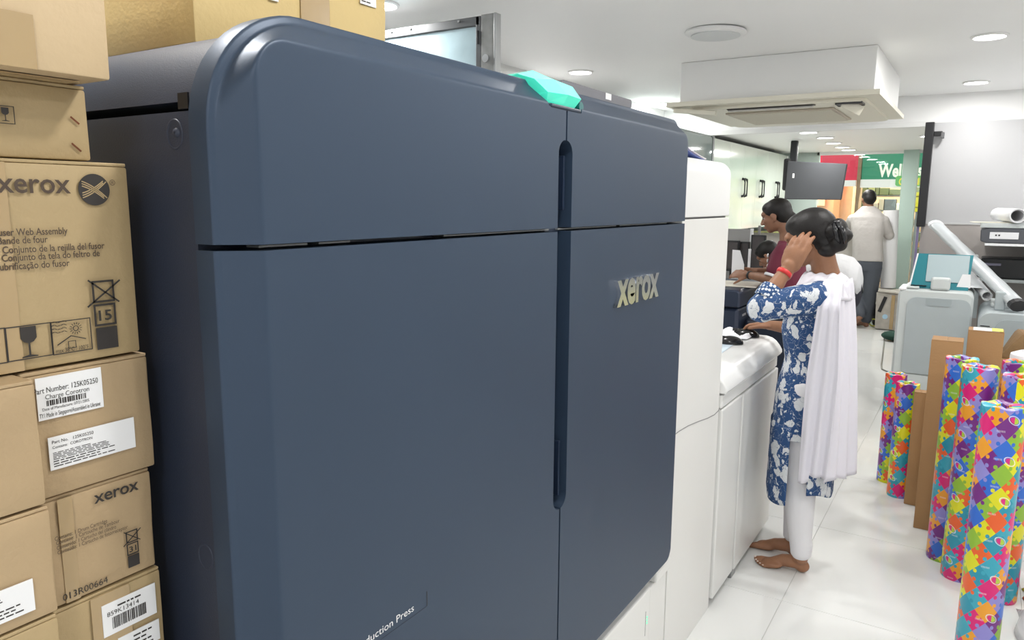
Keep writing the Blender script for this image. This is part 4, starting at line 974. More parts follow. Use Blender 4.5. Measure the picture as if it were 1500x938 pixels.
a2 = at(1168, 310, 14.8); MB().box(a2.x-.4, a2.x+.75, 14.8, 14.9, 0, 2.2).done('dark_display', mat('wine_brown', (.16, .07, .05), .4, noise=.3, nscale=6), sw)
for k in range(10):
    q = at(1165+k*4.5, 300+(k*7) % 25, 14.75); MB().box(q.x, q.x+.12, 14.72, 14.78, q.z, q.z+.1, bev=.01).done('product', mat('product%d' % (k % 4), [(.6, .15, .05), (.7, .4, .2), (.4, .08, .08), (.6, .5, .4)][k % 4], .4), sw)
# racks behind the standing man
for r in range(8):
    zr = .35+r*.27; MB().box(-2.0, 2.2, 15.2, 15.5, zr-.03, zr).done('rack_shelf', mat('rack_grey', (.30, .30, .28), .5), sw)
rnd = random.Random(5); pc = [(.10, .12, .06), (.20, .22, .10), (.35, .32, .26), (.1, .12, .14), (.5, .5, .48), (.35, .10, .06), (.12, .2, .3), (.6, .55, .2)]
for r in range(7):
    x = -1.98; zr = .35+r*.27
    while x < 2.1:
        w_ = rnd.uniform(.06, .2); h = rnd.uniform(.1, .22); k = rnd.randrange(8)
        if r == 5 or r == 4: k = rnd.choice((0, 1, 4, 3, 2))
        MB().box(x, x+w_-.01, 15.18, 15.4, zr+.001, zr+h, bev=.006, seg=1).done('product', mat('goods%d' % k, pc[k], .45), sw); x += w_
a = at(1344, 300, 13.9)
yd_ = thing('yellow_round_sign', 'yellow round sign with a dark ring right of the green column', 'sign', (a.x, 13.9, a.z))
m = MB(); q = at(1344, 296, 13.9); m.cyl((q.x, 13.90, q.z), (q.x, 13.93, q.z), .16, n=28); m.done('disc', YS, yd_)
m = MB(); n = 24; m.ring_loft([[V((q.x+rr*math.cos(2*PI*i/n), 13.899-d, q.z+rr*math.sin(2*PI*i/n))) for i in range(n)] for rr, d in ((.10, 0), (.10, .002), (.08, .002), (.08, 0))], cap=False); m.done('ring', mat('olive', (.35, .3, .02), .5), yd_)
MB().cyl((q.x, 13.93, 0), (q.x, 13.93, q.z), .02, n=10).done('post', STEEL, yd_)
for x, y, wv, cc in ((-2.9, 14.3, 140, (1, .75, .5)), (-1.0, 14.8, 110, (1, .95, .85)), (.6, 14.8, 110, (1, .95, .85)), (-2.5, 15.6, 100, (1, .7, .45))):
    ld = bpy.data.lights.new('shop_lamp', 'AREA'); ld.shape = 'DISK'; ld.size = .4; ld.energy = wv; ld.color = cc
    lo = bpy.data.objects.new('lamp', ld); COL.objects.link(lo); lo.location = (x, y, 2.95); setpar(lo, sw)
    MB().cyl((x, y, 2.96), (x, y, 2.999), .2, n=20).done('lamp_disc', GLOW, sw)
# ------------------------------------------------------------ people
def RM(f, l=None):
    """rotation with columns forward, left, up"""
    f = V(f).normalized(); u = V((0, 0, 1)) if l is None else None
    if l is None: l = V((0, 0, 1)).cross(f).normalized()
    else: l = V(l).normalized()
    u = f.cross(l).normalized(); return Matrix((f, l, u)).transposed()
def add_head(mb, c, R, s=1.0, earr=1):
    c = V(c)
    def E(p, r, tilt=0): mb.ell(c+R@(V(p)*s), [q*s for q in r], rot=(R@Matrix.Rotation(tilt, 3, 'Y')) if tilt else R, u=22, v=14)
    E((-.012, 0, .030), (.090, .072, .078)); E((.022, 0, -.030), (.060, .058, .072)); E((.052, 0, -.082), (.027, .027, .022))
    E((.0, 0, -.05), (.055, .055, .05)); E((.070, 0, .028), (.020, .048, .022)); E((.058, .030, -.02), (.022, .024, .024)); E((.058, -.030, -.02), (.022, .024, .024))
    mb.limb([c+R@(V((.080, 0, .012))*s), c+R@(V((.095, 0, -.012))*s), c+R@(V((.102, 0, -.028))*s)], [.008*s, .010*s, .0125*s], 10)
    E((.090, .011, -.031), (.011, .008, .008)); E((.090, -.011, -.031), (.011, .008, .008))
    E((.082, 0, -.055), (.013, .022, .007)); E((.080, 0, -.065), (.013, .019, .008))
    for q in (1, -1):
        E((-.008, q*.072, -.012), (.017, .008, .030), .25); E((-.002, q*.070, -.034), (.009, .008, .010))
def eyes(par, c, R, s=1.0, sides=(1, -1)):
    c = V(c)
    for q in sides:
        MB().ell(c+R@(V((.0690, q*.030, .002))*s), (.009*s, .0125*s, .0052*s), rot=R, u=16, v=10).done('eye', mat('eye_white', (.38, .34, .32), .25), par, 'all')
        MB().ell(c+R@(V((.0765, q*.031, .001))*s), (.0045*s, .006*s, .006*s), rot=R, u=12, v=8).done('iris', BLACK, par, 'all')
        MB().tube([c+R@(V((x, q*y, z))*s) for x, y, z in ((.084, .012, .022), (.080, .03, .027), (.068, .046, .020))], [.0022*s, .0034*s, .0018*s], 8).done('eyebrow', HAIR, par, 'all')
    MB().tube([c+R@(V((x, y, -.060))*s) for x, y in ((.083, -.019), (.0935, -.008), (.0945, 0), (.0935, .008), (.083, .019))], [.001, .003*s, .0035*s, .003*s, .001], 8).done('lips', mat('lips_rose', (.30, .10, .09), .45), par, 'all')
def add_hand(mb, w, d, n, thumb, curl=(.25, .35, .4, .5), s=1.0, spread=.10, tcurl=.4, tdir=.70):
    """palm and five fingers; w wrist, d pointing direction, n palm side normal, thumb = +1/-1 side along d x n"""
    w = V(w); d = V(d).normalized(); n = V(n); n = (n-d*n.dot(d)).normalized(); a = d.cross(n)*thumb
    R = Matrix((d, a, n)).transposed()
    mb.ell(w+d*.045*s, (.050*s, .037*s, .0155*s), rot=R); mb.ell(w+d*.062*s, (.030*s, .040*s, .0135*s), rot=R); mb.ell(w+d*.035*s+a*.022*s+n*.004*s, (.034*s, .016*s, .014*s), rot=R)
    mb.limb([w-d*.015*s, w+d*.02*s], [.024*s, .024*s], 14)
    tips = []
    for i, (off, L, r) in enumerate(((.0285, .068, .0088), (.0095, .076, .0090), (-.0095, .071, .0086), (-.0275, .056, .0078))):
        b = w+d*(.084-.004*abs(i-1))*s+a*off*s; ang = (1.5-i)*spread*.6; dd = (d*math.cos(ang)+a*math.sin(ang)).normalized(); cu = curl[i]
        pts = [b-dd*.012*s]; p = b; pts.append(p); th = cu*.5
        for k, fr in enumerate((.45, .31, .24)):
            q = dd*math.cos(th)+n*math.sin(th); p = p+q*L*fr*s; pts.append(p); th += cu
        mb.limb(pts, [r*s*1.05, r*s*1.02, r*s*.95, r*s*.86, r*s*.74], 12); tips.append(p)
    b = w+d*.022*s+a*.026*s+n*.004*s; dd = (d*(1.42-tdir)+a*tdir).normalized(); p = b; pts = [w+d*.008*s+a*.010*s, b]
    for k, (L, th) in enumerate(((.034, .0), (.028, tcurl), (.02, tcurl*1.4))):
        q = (dd*math.cos(th)+(d*.6+n*.6)*math.sin(th)).normalized(); p = p+q*L*s; pts.append(p)
    mb.limb(pts, [.013*s, .0125*s, .0108*s, .0098*s, .0082*s], 12); tips.append(p)
    return tips
def add_foot(mb, heel, d, s=1.0, side=1):
    """bare foot on the floor: heel point on the ground, d direction of the toes, side = where the big toe is (left of d positive)"""
    h = V(heel); d = V(d).normalized(); a = V((0, 0, 1)).cross(d)*side; R = Matrix((d, a, d.cross(a))).transposed()
    L = .225*s
    mb.ell(h+d*.030*s+V((0, 0, .028*s)), (.032*s, .027*s, .028*s)); mb.limb([h+d*.04*s+V((0, 0, .045*s)), h+d*.11*s+a*.004*s+V((0, 0, .036*s)), h+d*.155*s+a*.004+V((0, 0, .022*s))], [.032*s, .027*s, .019*s], 14)
    mb.ell(h+d*.15*s+V((0, 0, .018*s)), (.045*s, .040*s, .018*s), rot=R)
    tips = []
    for i, (o, l, r) in enumerate(((.026, .222, .0125), (.008, .218, .0095), (-.006, .210, .009), (-.019, .199, .0085), (-.030, .186, .008))):
        e = h+d*l*s+a*o*s+V((0, 0, r*s*.95)); mb.limb([h+d*(l-.055)*s+a*o*.9*s+V((0, 0, .016*s)), h+d*(l-.022)*s+a*o*s+V((0, 0, r*1.25*s)), e], [r*s*1.1, r*s, r*s*.9], 10); tips.append((e, r*s, d, a))
    return tips
def nails(par, tips):
    for e, r, d, a in tips:
        MB().ell(e+d*r*.35+V((0, 0, r*.62)), (r*.55, r*.5, r*.28), rot=Matrix((d, a, V((0, 0, 1)))).transposed(), u=10, v=8).done('toenail', NAIL, par, 'all')
def body_loft(mb, rings, f, n=32, sq=2.3):
    """rings: (centre, half depth along f, half width across)"""
    f = V(f).normalized(); l = V((0, 0, 1)).cross(f); out = []
    for c, a, b in rings:
        r = []
        for i in range(n):
            t = 2*PI*i/n; ct, st = math.cos(t), math.sin(t); k = (abs(ct)**sq+abs(st)**sq)**(-1/sq)
            r.append(V(c)+f*a*ct*k+l*b*st*k)
        out.append(r)
    mb.ring_loft(out)

def floral(name, flip=False):
    m = bpy.data.materials.new(name); m.use_nodes = True; nt = m.node_tree; N = nt.nodes; L = nt.links
    b = N['Principled BSDF']; b.inputs['Roughness'].default_value = .75
    tc = N.new('ShaderNodeTexCoord'); nz = N.new('ShaderNodeTexNoise'); nz.inputs['Scale'].default_value = 22; nz.inputs['Detail'].default_value = 3
    L.new(tc.outputs['Object'], nz.inputs['Vector'])
    sb = N.new('ShaderNodeVectorMath'); sb.operation = 'SUBTRACT'; sb.inputs[1].default_value = (.5, .5, .5); L.new(nz.outputs['Color'], sb.inputs[0])
    sc_ = N.new('ShaderNodeVectorMath'); sc_.operation = 'SCALE'; sc_.inputs['Scale'].default_value = .075; L.new(sb.outputs[0], sc_.inputs[0])
    ad = N.new('ShaderNodeVectorMath'); ad.operation = 'ADD'; L.new(tc.outputs['Object'], ad.inputs[0]); L.new(sc_.outputs[0], ad.inputs[1])
    def voro(s, lo, hi, sq=(1, 1, .75)):
        mp_ = N.new('ShaderNodeMapping'); mp_.inputs['Scale'].default_value = sq; L.new(ad.outputs[0], mp_.inputs[0])
        v = N.new('ShaderNodeTexVoronoi'); v.inputs['Scale'].default_value = s; L.new(mp_.outputs[0], v.inputs['Vector'])
        r = N.new('ShaderNodeMapRange'); r.inputs[1].default_value = lo; r.inputs[2].default_value = hi; r.inputs[3].default_value = 1; r.inputs[4].default_value = 0
        L.new(v.outputs['Distance'], r.inputs[0]); return r.outputs[0]
    big = voro(19, .40, .43); small = voro(44, .23, .27, (1, 1.2, .5))
    mxm = N.new('ShaderNodeMath'); mxm.operation = 'MAXIMUM'; L.new(big, mxm.inputs[0]); L.new(small, mxm.inputs[1])
    # thin leaf veins and stems
    n3 = N.new('ShaderNodeTexNoise'); n3.inputs['Scale'].default_value = 40; n3.inputs['Detail'].default_value = 1; L.new(tc.outputs['Object'], n3.inputs['Vector'])
    ab = N.new('ShaderNodeMath'); ab.operation = 'SUBTRACT'; ab.inputs[1].default_value = .5; L.new(n3.outputs[0], ab.inputs[0])
    ab2 = N.new('ShaderNodeMath'); ab2.operation = 'ABSOLUTE'; L.new(ab.outputs[0], ab2.inputs[0])
    st = N.new('ShaderNodeMath'); st.operation = 'LESS_THAN'; st.inputs[1].default_value = .0045; L.new(ab2.outputs[0], st.inputs[0])
    x = N.new('ShaderNodeMath'); x.operation = 'SUBTRACT'; L.new(mxm.outputs[0], x.inputs[0]); L.new(st.outputs[0], x.inputs[1])
    xa_ = N.new('ShaderNodeMath'); xa_.operation = 'ABSOLUTE'; xa_.use_clamp = True; L.new(x.outputs[0], xa_.inputs[0])
    mx = N.new('ShaderNodeMix'); mx.data_type = 'RGBA'; mx.inputs[6].default_value = (.014, .060, .175, 1); mx.inputs[7].default_value = (.62, .64, .66, 1)
    L.new(xa_.outputs[0], mx.inputs[0]); L.new(mx.outputs[2], b.inputs['Base Color']); return m
FLOR = floral('blue_floral_print')
WHITEC = mat('white_cotton', (.74, .73, .75), .8, bump=.25, bscale=14)
LAV = mat('lavender_white_scarf', (.72, .70, .76), .75, bump=.1, bscale=25)

# --- woman in the blue floral tunic
p1 = thing('person', 'woman in blue floral tunic and white scarf, barefoot, hand at her ear', 'person', (-.56, 3.2, 0))
FX = V((-1, 0, 0)); HC = V((-.588, 3.185, 1.405)); HR = RM((-math.cos(.36), .12, -math.sin(.36)))
m = MB(); add_head(m, HC, HR, .97)
m.limb([HC+HR@V((-.035, 0, -.035)), V((-.525, 3.19, 1.31)), V((-.508, 3.195, 1.235))], [.050, .049, .058], 20)
body_loft(m, [(V((-.54, 3.2, .70)), .095, .145), (V((-.54, 3.2, .80)), .10, .15), (V((-.545, 3.2, .95)), .08, .12), (V((-.55, 3.2, 1.06)), .09, .135), (V((-.535, 3.2, 1.15)), .085, .15), (V((-.52, 3.2, 1.21)), .06, .11), (V((-.51, 3.2, 1.25)), .045, .055)], FX)
shL, elL, wrL = V((-.520, 3.035, 1.185)), V((-.700, 2.95, 1.150)), V((-.632, 3.035, 1.295))
m.limb([shL, (shL+elL)/2, elL], [.048, .042, .036]); m.limb([elL, elL.lerp(wrL, .35), wrL], [.036, .034, .0235])
add_hand(m, wrL+V((.0, 0, -.008)), (.30, .16, .93), (.10, 1, -.1), -1, (.34, .36, .38, .42), 1.12, .03, .5, .18)
shR, elR, wrR = V((-.545, 3.355, 1.185)), V((-.615, 3.40, .995)), V((-.765, 3.455, .996))
m.limb([shR, (shR+elR)/2, elR], [.046, .040, .035]); m.limb([elR, elR.lerp(wrR, .35), wrR], [.035, .032, .023])
add_hand(m, wrR, (-1, .22, -.02), (0, 0, -1), 1 if V((-1, .22, 0)).cross(V((0, 0, -1))).y < 0 else -1, (.42, .40, .42, .45), .93, .2, .25)
lg = [(V((-.545, 3.125, .80)), V((-.550, 3.13, .45)), V((-.522, 3.135, .07))), (V((-.545, 3.275, .80)), V((-.575, 3.28, .45)), V((-.585, 3.29, .07)))]
for h, k, a in lg: m.limb([h, h.lerp(k, .5), k, k.lerp(a, .35), a.lerp(k, .2), a], [.085, .072, .052, .050, .036, .031], 18)
t1 = add_foot(m, (-.488, 3.155, 0), (-1, -.16, 0), .97, -1); t2 = add_foot(m, (-.55, 3.29, 0), (-1, -.03, 0), .97, 1)
blob(m, 'body', SKIN, p1, .0042, 4); nails(p1, t1+t2)
eyes(p1, HC, HR, .97)
# hair and bun
m = MB()
def HE(p, r, tilt=0): m.ell(HC+HR@V(p), r, rot=HR@Matrix.Rotation(tilt, 3, 'Y'), u=26, v=16)
HE((-.026, 0, .040), (.096, .078, .080)); HE((-.052, 0, .018), (.068, .070, .072)); HE((.018, 0, .072), (.056, .064, .040), .30); HE((-.055, 0, -.035), (.05, .058, .05))
hb = blob(m, 'hair', HAIR, p1, .005, 4)
m = MB(); BN = V((-.478, 3.16, 1.425))
for k in range(5):
    a = k*1.25; m.ell(BN+V((.018*math.cos(a), .014*math.sin(2*a), .030*math.sin(a))), (.040, .042, .030), rot=Matrix.Rotation(a, 3, 'Y'))
m.ell(BN+V((-.035, 0, -.055)), (.040, .045, .034)); m.ell(BN+V((-.02, .01, -.02)), (.045, .045, .05)); m.ell(BN+V((.012, -.01, -.035)), (.03, .034, .028))
blob(m, 'hair_bun', HAIR, p1, .005, 2)
cl = MB(); 
for sg in (-1, 1):
    cl.tube([BN+V((-.005+.006*sg, -.038, .045)), BN+V((.012+.012*sg, -.052, .025)), BN+V((.022+.014*sg, -.052, -.008)), BN+V((.026+.008*sg, -.040, -.03))], [.008, .010, .009, .005], 8)
cl.cyl(BN+V((-.012, -.030, .052)), BN+V((.010, -.030, .050)), .008, n=10)
cl.done('hair_clip', MOUSEB, p1, 'all', 'stuff')
# bracelet
wd = (wrL-elL).normalized(); wc = wrL-wd*.022; s_ = wd.orthogonal().normalized(); q_ = wd.cross(s_)
m = MB()
for off in (-.006, .0, .006): pass
m.ring_loft([[wc+wd*z+(s_*math.cos(2*PI*i/24)+q_*math.sin(2*PI*i/24))*r for i in range(24)] for z, r in ((-.009, .0265), (-.008, .0295), (0, .0310), (.008, .0295), (.009, .0265))]); m.done('bracelet', RED, p1, 'all')
# tunic
m = MB()
body_loft(m, [(V((-.553, 3.2, .60)), .128, .178), (V((-.552, 3.2, .70)), .126, .175), (V((-.55, 3.2, .80)), .122, .168), (V((-.547, 3.2, .92)), .100, .142), (V((-.556, 3.2, 1.04)), .112, .158), (V((-.548, 3.2, 1.12)), .106, .172), (V((-.530, 3.2, 1.19)), .080, .158), (V((-.518, 3.2, 1.235)), .055, .085)], FX)
m.limb([shL+V((.01, .03, .0)), shL, (shL+elL)/2, elL+V((0, 0, -.008)), elL+wd*.045], [.068, .064, .060, .058, .050], 20)
fR = (wrR-elR).normalized(); m.limb([shR+V((0, -.03, 0)), shR, (shR+elR)/2, elR, elR+fR*.03], [.068, .062, .056, .052, .047], 20)
blob(m, 'tunic', FLOR, p1, .007, 5)
# small-print cuff near the elbow
cc = elL+wd*.064; m = MB(); s_ = wd.orthogonal().normalized(); q_ = wd.cross(s_)
m.ring_loft([[cc+wd*z+(s_*math.cos(2*PI*i/24)+q_*math.sin(2*PI*i/24))*r*(1+.04*math.sin(i)) for i in range(24)] for z, r in ((-.035, .052), (-.02, .053), (.008, .049), (.022, .047), (.022, .043), (-.03, .043))], cap=False)
def small_print():
    mm = bpy.data.materials.new('blue_small_print'); mm.use_nodes = True; nt = mm.node_tree; N = nt.nodes; L = nt.links; b = N['Principled BSDF']; b.inputs['Roughness'].default_value = .75
    tc = N.new('ShaderNodeTexCoord'); v = N.new('ShaderNodeTexVoronoi'); v.inputs['Scale'].default_value = 70; v.inputs['Randomness'].default_value = .35; L.new(tc.outputs['Object'], v.inputs['Vector'])
    lt_ = N.new('ShaderNodeMath'); lt_.operation = 'LESS_THAN'; lt_.inputs[1].default_value = .42; L.new(v.outputs['Distance'], lt_.inputs[0])
    mx = N.new('ShaderNodeMix'); mx.data_type = 'RGBA'; mx.inputs[6].default_value = (.014, .060, .175, 1); mx.inputs[7].default_value = (.62, .66, .70, 1); L.new(lt_.outputs[0], mx.inputs[0]); L.new(mx.outputs[2], b.inputs['Base Color']); return mm
m.done('cuff', small_print(), p1, 'all')
def panel(a0, a1, zb_, rx, ry, fl, nm, cx0=-.553, apex=.66):
    def fn(u, v):
        t = a0+(a1-a0)*u; z = apex+(zb_-apex)*v; k = 1+fl*v+.018*v*math.sin(t*9+1)
        c = cx0; return (c-rx*k*math.cos(t), 3.2-ry*k*math.sin(t)*(1-.0*v), z+.02*math.cos(t*3)*v)
    return sheet(fn, 40, 14, nm, FLOR, p1, .003)
panel(-1.42, 1.42, .340, .131, .181, .02, 'front_panel', -.555); panel(PI-1.15, PI+1.15, .365, .118, .176, .05, 'back_panel', -.552)
# leggings
m = MB()
for h, k, a in lg:
    m.limb([h, h.lerp(k, .5), k, k.lerp(a, .3), k.lerp(a, .7), a+V((0, 0, .03))], [.095, .083, .063, .062, .048, .043], 20)
    for j in range(4): m.ell(a+V((.002*j, 0, .018+.016*j)), (.044-.001*j, .043, .011))
blob(m, 'leggings', WHITEC, p1, .006, 3)
# scarf: over the shoulders, one end at her side, one behind
def collar(u, v):
    t = -.9+u*4.2          # from her left chest round the back
    ct, st = math.cos(t), math.sin(t); rx = .062+.054*v; ry = .062+.118*v**.8
    zz = 1.272-.012*v-.085*v**2.2-.020*max(0, ct)*v+.004*math.sin(9*t+5*v)
    return (-.522-rx*ct*1.02, 3.2-ry*st, zz)
sheet(collar, 48, 12, 'scarf_shoulders', LAV, p1, .004)
def endA(u, v):
    z = 1.262-.77*v if v > .06 else 1.262-.2*v
    hw = .036+.018*min(1, v*2.2)+.004*v; cx_ = -.460-.012*v; fold = .010*math.sin(u*PI*5+v*2.0)*(.4+.6*v)
    yy = 3.10-.10*min(1, v/.12)**.7-.012*v+.035*math.sin(PI*min(1, v/.3))*0
    return (cx_+(u-.5)*2*hw*(.9+.12*math.sin(3*v)), yy-.020+fold, z-.04*(1-u)*v*(1 if u < .35 else 0))
sheet(endA, 30, 40, 'scarf_front_end', LAV, p1, .003)
def endB(u, v):
    z = 1.225-.78*v; fold = .010*math.sin(u*PI*6+v*3+1)*(.4+.6*v); wv = .05+.055*v
    return (-.436+.046*v**.6+fold+.042*(u-.5)*(1+v), 3.06+u*(.10+.13*v)-.02*v, z+.01*math.sin(u*7)+.03*(1-v)**4)
sheet(endB, 30, 40, 'scarf_back_end', LAV, p1, .003)

# --- woman in maroon
p2 = thing('person', 'woman in maroon short sleeved shirt reading papers at the navy printer', 'person', (-1.12, 5.3, 0))
HC = V((-1.178, 5.2, 1.462)); HR = RM((-math.cos(.30), .10, -math.sin(.30)))
m = MB(); add_head(m, HC, HR, 1.0); m.limb([HC+HR@V((-.03, 0, -.04)), V((-1.10, 5.2, 1.36)), V((-1.085, 5.2, 1.28))], [.050, .050, .060], 18)
body_loft(m, [(V((-1.06, 5.22, .80)), .10, .16), (V((-1.07, 5.22, 1.05)), .09, .14), (V((-1.085, 5.21, 1.18)), .09, .16), (V((-1.085, 5.2, 1.27)), .05, .09)], FX)
sh, el, wr = V((-1.085, 5.04, 1.225)), V((-1.135, 4.99, 1.055)), V((-1.31, 5.09, 1.065))
m.limb([sh, (sh+el)/2, el], [.046, .040, .035]); m.limb([el, el.lerp(wr, .35), wr], [.035, .033, .023]); add_hand(m, wr, (-1, .15, .05), (0, .8, -.6), 1, (.3, .4, .45, .5), .95)
sh2, el2, wr2 = V((-1.085, 5.37, 1.225)), V((-1.16, 5.42, 1.06)), V((-1.325, 5.30, 1.075))
m.limb([sh2, (sh2+el2)/2, el2], [.046, .040, .035]); m.limb([el2, el2.lerp(wr2, .35), wr2], [.035, .033, .023]); add_hand(m, wr2, (-1, -.25, .02), (0, -.7, -.7), -1, (.3, .4, .45, .5), .95)
fa = []
for y in (5.13, 5.31):
    m.limb([V((-1.06, y, .82)), V((-1.07, y, .45)), V((-1.06, y, .06))], [.08, .052, .032], 16); fa += add_foot(m, (-1.02, y, 0), (-1, 0, 0), 1, 1 if y > 5.2 else -1)
blob(m, 'body', SKIN2, p2, .006, 4); eyes(p2, HC, HR)
m = MB()
def HE(p, r, tilt=0): m.ell(HC+HR@V(p), r, rot=HR@Matrix.Rotation(tilt, 3, 'Y'), u=26, v=16)
HE((-.020, 0, .038), (.094, .079, .078)); HE((-.052, 0, .0), (.062, .070, .080)); HE((.030, 0, .068), (.048, .06, .036), .35); HE((-.10, 0, -.05), (.035, .035, .05)); HE((-.12, 0, -.10), (.02, .025, .06))
blob(m, 'hair', HAIR, p2, .006, 4)
MAR = mat('maroon_cotton', (.13, .014, .035), .8, bump=.6, bscale=12)
m = MB(); body_loft(m, [(V((-1.065, 5.22, .80)), .125, .185), (V((-1.07, 5.22, .95)), .115, .170), (V((-1.09, 5.22, 1.10)), .120, .172), (V((-1.09, 5.21, 1.20)), .105, .175), (V((-1.085, 5.2, 1.265)), .07, .12), (V((-1.09, 5.2, 1.30)), .058, .065)], FX)
m.limb([sh+V((0, .03, 0)), sh, sh.lerp(el, .62)], [.064, .060, .058], 18); m.limb([sh2+V((0, -.03, 0)), sh2, sh2.lerp(el2, .62)], [.064, .060, .058], 18)
blob(m, 'shirt', MAR, p2, .008, 4)
d_ = (el-sh).normalized(); s_ = d_.orthogonal().normalized(); q_ = d_.cross(s_); c0 = sh.lerp(el, .62)+d_*.052
m = MB(); m.ring_loft([[c0+d_*z+(s_*math.cos(2*PI*i/20)+q_*math.sin(2*PI*i/20))*r for i in range(20)] for z, r in ((-.012, .054), (.004, .055), (.006, .045), (-.01, .044))], cap=False); m.done('white_cuff', PAPER, p2, 'all')
d_ = (wr-el).normalized(); s_ = d_.orthogonal().normalized(); q_ = d_.cross(s_); c0 = wr-d_*.015
m = MB(); m.ring_loft([[c0+d_*z+(s_*math.cos(2*PI*i/20)+q_*math.sin(2*PI*i/20))*r for i in range(20)] for z, r in ((-.008, .0265), (-.007, .029), (.007, .029), (.008, .0265))]); m.done('watch', BLACK, p2, 'all')
for i, (z, yy) in enumerate(((1.13, 5.13), (1.165, 5.12), (1.20, 5.12))):
    MB().ell((-1.195, yy, z), (.006, .012, .014)).done('print_mark', PAPER, p2, 'all')
m = MB(); body_loft(m, [(V((-1.06, 5.22, .40)), .12, .18), (V((-1.06, 5.22, .60)), .125, .185), (V((-1.06, 5.22, .83)), .12, .18)], FX)
for y in (5.13, 5.31): m.limb([V((-1.06, y, .6)), V((-1.065, y, .35)), V((-1.06, y, .08))], [.095, .07, .055], 16)
blob(m, 'trousers', mat('dark_cotton', (.03, .03, .045), .8), p2, .010, 4)

# --- person in white leaning over the desk
p3 = thing('person', 'person in white shirt bent forward over the desk, head down', 'person', (-.9, 6.35, 0))
HC = V((-1.485, 6.35, 1.118)); HR = RM((-math.cos(.75), .05, -math.sin(.75)))
m = MB(); add_head(m, HC, HR, .95); m.limb([HC+HR@V((-.04, 0, -.02)), V((-1.36, 6.35, 1.06)), V((-1.30, 6.35, 1.04))], [.050, .052, .06], 16)
m.limb([V((-1.26, 6.35, 1.0)), V((-1.05, 6.35, .99)), V((-.90, 6.35, .93))], [.11, .11, .12], 18)
sh, el, wr = V((-1.28, 6.18, .99)), V((-1.50, 6.12, .90)), V((-1.68, 6.30, .895))
m.limb([sh, el], [.045, .036]); m.limb([el, wr], [.036, .023]); add_hand(m, wr, (-1, .3, -.1), (0, 0, -1), -1, (.3, .35, .4, .45), .95)
sh2, el2, wr2 = V((-1.28, 6.52, .99)), V((-1.52, 6.58, .90)), V((-1.70, 6.48, .895))
m.limb([sh2, el2], [.045, .036]); m.limb([el2, wr2], [.036, .023]); add_hand(m, wr2, (-1, -.2, -.1), (0, 0, -1), 1, (.3, .35, .4, .45), .95)
for y in (6.26, 6.44):
    m.limb([V((-.89, y, .88)), V((-.93, y, .46)), V((-.87, y, .06))], [.085, .055, .034], 16); add_foot(m, (-.83, y, 0), (-1, 0, 0), 1, 1 if y > 6.3 else -1)
blob(m, 'body', SKIN2, p3, .006, 4); eyes(p3, HC, HR, .95)
m = MB(); HE((-.022, 0, .036), (.094, .078, .078)); HE((-.052, 0, .0), (.060, .068, .075)); HE((.030, 0, .066), (.046, .058, .036), .35)
blob(m, 'hair', HAIR, p3, .006, 4)
m = MB()
def hl(cs):   # horizontal-ish trunk: rings across the x direction
    m.ring_loft([[V((x, 6.35+b*math.cos(2*PI*i/28), z+a*math.sin(2*PI*i/28))) for i in range(28)] for x, z, a, b in cs])
hl([(-1.37, 1.045, .05, .07), (-1.32, 1.03, .085, .16), (-1.22, 1.02, .10, .195), (-1.05, 1.035, .115, .19), (-.92, 1.02, .135, .185), (-.83, .985, .145, .18), (-.775, .95, .12, .15), (-.755, .93, .06, .09)])
m.limb([sh+V((.02, .03, 0)), sh, sh.lerp(el, .55)], [.075, .072, .068]); m.limb([sh2+V((.02, -.03, 0)), sh2, sh2.lerp(el2, .55)], [.075, .072, .068])
blob(m, 'shirt', mat('white_shirt', (.76, .76, .78), .75, bump=.9, bscale=12), p3, .009, 4)
m = MB(); m.limb([V((-.88, 6.35, .9)), V((-.88, 6.35, .82))], [.13, .13])
for y in (6.26, 6.44): m.limb([V((-.885, y, .85)), V((-.925, y, .46)), V((-.87, y, .09))], [.105, .075, .055], 16)
blob(m, 'trousers', mat('dark_cotton', (.03, .03, .045), .8), p3, .010, 4)

# --- man at the far counter
p4 = thing('person', 'man in pale grey shirt and dark trousers leaning on the far counter, seen from behind', 'person', (-1.2, 10.25, 0))
HC = V((-1.230, 10.30, 1.600)); HR = RM((-.45, .85, -.25))
FY = V((0, 1, 0))
m = MB(); add_head(m, HC, HR, 1.03); m.limb([HC+V((0.01, -.02, -.04)), V((-1.215, 10.27, 1.50)), V((-1.205, 10.25, 1.43))], [.056, .057, .07], 18)
body_loft(m, [(V((-1.17, 10.22, .82)), .10, .155), (V((-1.19, 10.23, 1.05)), .09, .14), (V((-1.205, 10.24, 1.32)), .10, .17), (V((-1.205, 10.25, 1.45)), .06, .1)], FY)
shl, ell_, wrl = V((-1.385, 10.28, 1.345)), V((-1.475, 10.50, 1.225)), V((-1.40, 10.72, 1.20))
shr, elr, wrr = V((-1.035, 10.26, 1.335)), V((-.965, 10.34, 1.16)), V((-1.10, 10.68, 1.20))
for a, b, c, th in ((shl, ell_, wrl, 1), (shr, elr, wrr, -1)):
    m.limb([a, (a+b)/2, b], [.052, .046, .040]); m.limb([b, b.lerp(c, .35), c], [.040, .037, .026])
    add_hand(m, c, (c-b)*V((1, 1, 0)), (0, 0, -1), th, (.3, .3, .35, .4), 1.0)
LR = [V((-1.11, 10.22, .84)), V((-1.11, 10.24, .45)), V((-1.135, 10.25, .075))]; LL = [V((-1.26, 10.24, .84)), V((-1.30, 10.36, .47)), V((-1.185, 10.10, .15))]
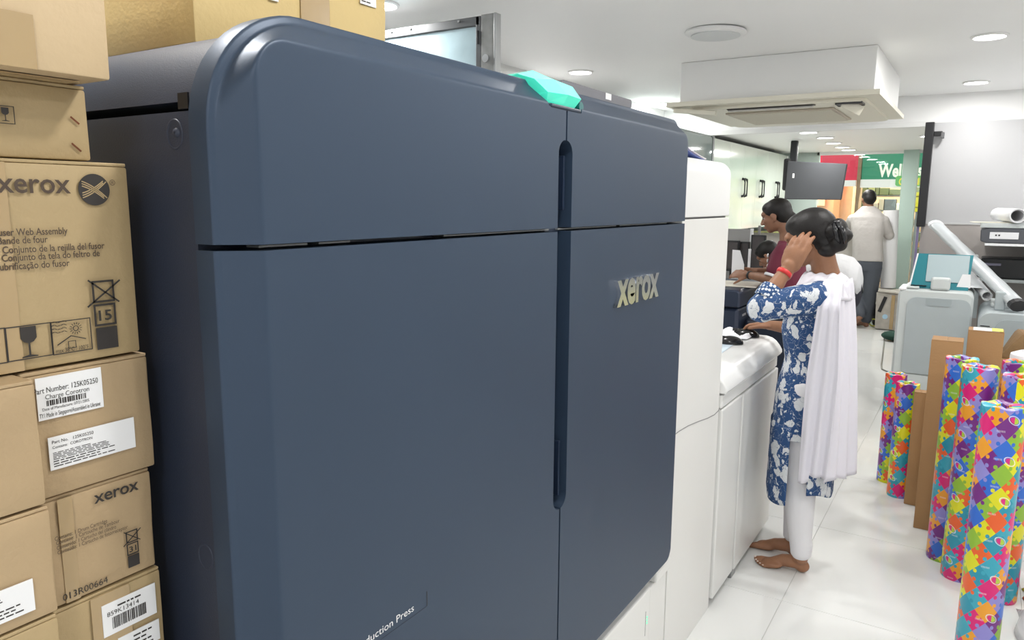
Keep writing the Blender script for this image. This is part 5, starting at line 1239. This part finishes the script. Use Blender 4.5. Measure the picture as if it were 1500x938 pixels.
for P_ in (LR, LL): m.limb([P_[0], P_[1], P_[1].lerp(P_[2], .35), P_[2]], [.09, .058, .056, .036], 16)
add_foot(m, (-1.10, 10.21, 0), (-.85, .5, 0), 1.05, 1)
# raised crossed foot resting on its toes
m.limb([LL[2], V((-1.20, 10.06, .12)), V((-1.25, 10.09, .06)), V((-1.29, 10.13, .022))], [.036, .034, .030, .020], 14)
for k in range(5): m.limb([V((-1.285+.004*k, 10.115+.010*k, .025)), V((-1.315+.004*k, 10.125+.012*k, .012))], [.011, .009], 8)
blob(m, 'body', SKIN2, p4, .008, 3)
m = MB(); HE((-.022, 0, .036), (.097, .081, .080)); HE((-.050, 0, .0), (.066, .078, .078)); HE((-.055, 0, -.035), (.045, .058, .05)); HE((.035, 0, .072), (.05, .06, .034), .3); blob(m, 'hair', HAIR, p4, .008, 2)
GS = mat('pale_grey_shirt', (.52, .49, .47), .8, bump=1.0, bscale=13)
m = MB(); body_loft(m, [(V((-1.17, 10.22, .84)), .125, .185), (V((-1.18, 10.22, .95)), .12, .175), (V((-1.195, 10.23, 1.10)), .115, .172), (V((-1.205, 10.24, 1.25)), .12, .192), (V((-1.208, 10.25, 1.38)), .108, .200), (V((-1.208, 10.255, 1.45)), .075, .14), (V((-1.212, 10.265, 1.515)), .066, .074)], FY)
for a, b, c, k in ((shl, ell_, wrl, .55), (shr, elr, wrr, .45)): m.limb([a+(V((-1.2, 10.25, a.z))-a)*.2, a, (a+b)/2, b, b.lerp(c, k)], [.075, .070, .066, .060, .052], 18)
blob(m, 'shirt', GS, p4, .010, 4)
m = MB(); body_loft(m, [(V((-1.18, 10.225, .72)), .115, .17), (V((-1.175, 10.22, .80)), .118, .175), (V((-1.17, 10.22, .90)), .11, .165)], FY)
for P_ in (LR, LL): m.limb([P_[0]+V((0, 0, -.08)), P_[1], P_[1].lerp(P_[2], .5), P_[1].lerp(P_[2], .93)], [.112, .085, .075, .066], 16)
blob(m, 'trousers', mat('charcoal_trousers', (.075, .085, .105), .75, bump=.9, bscale=11), p4, .010, 4)
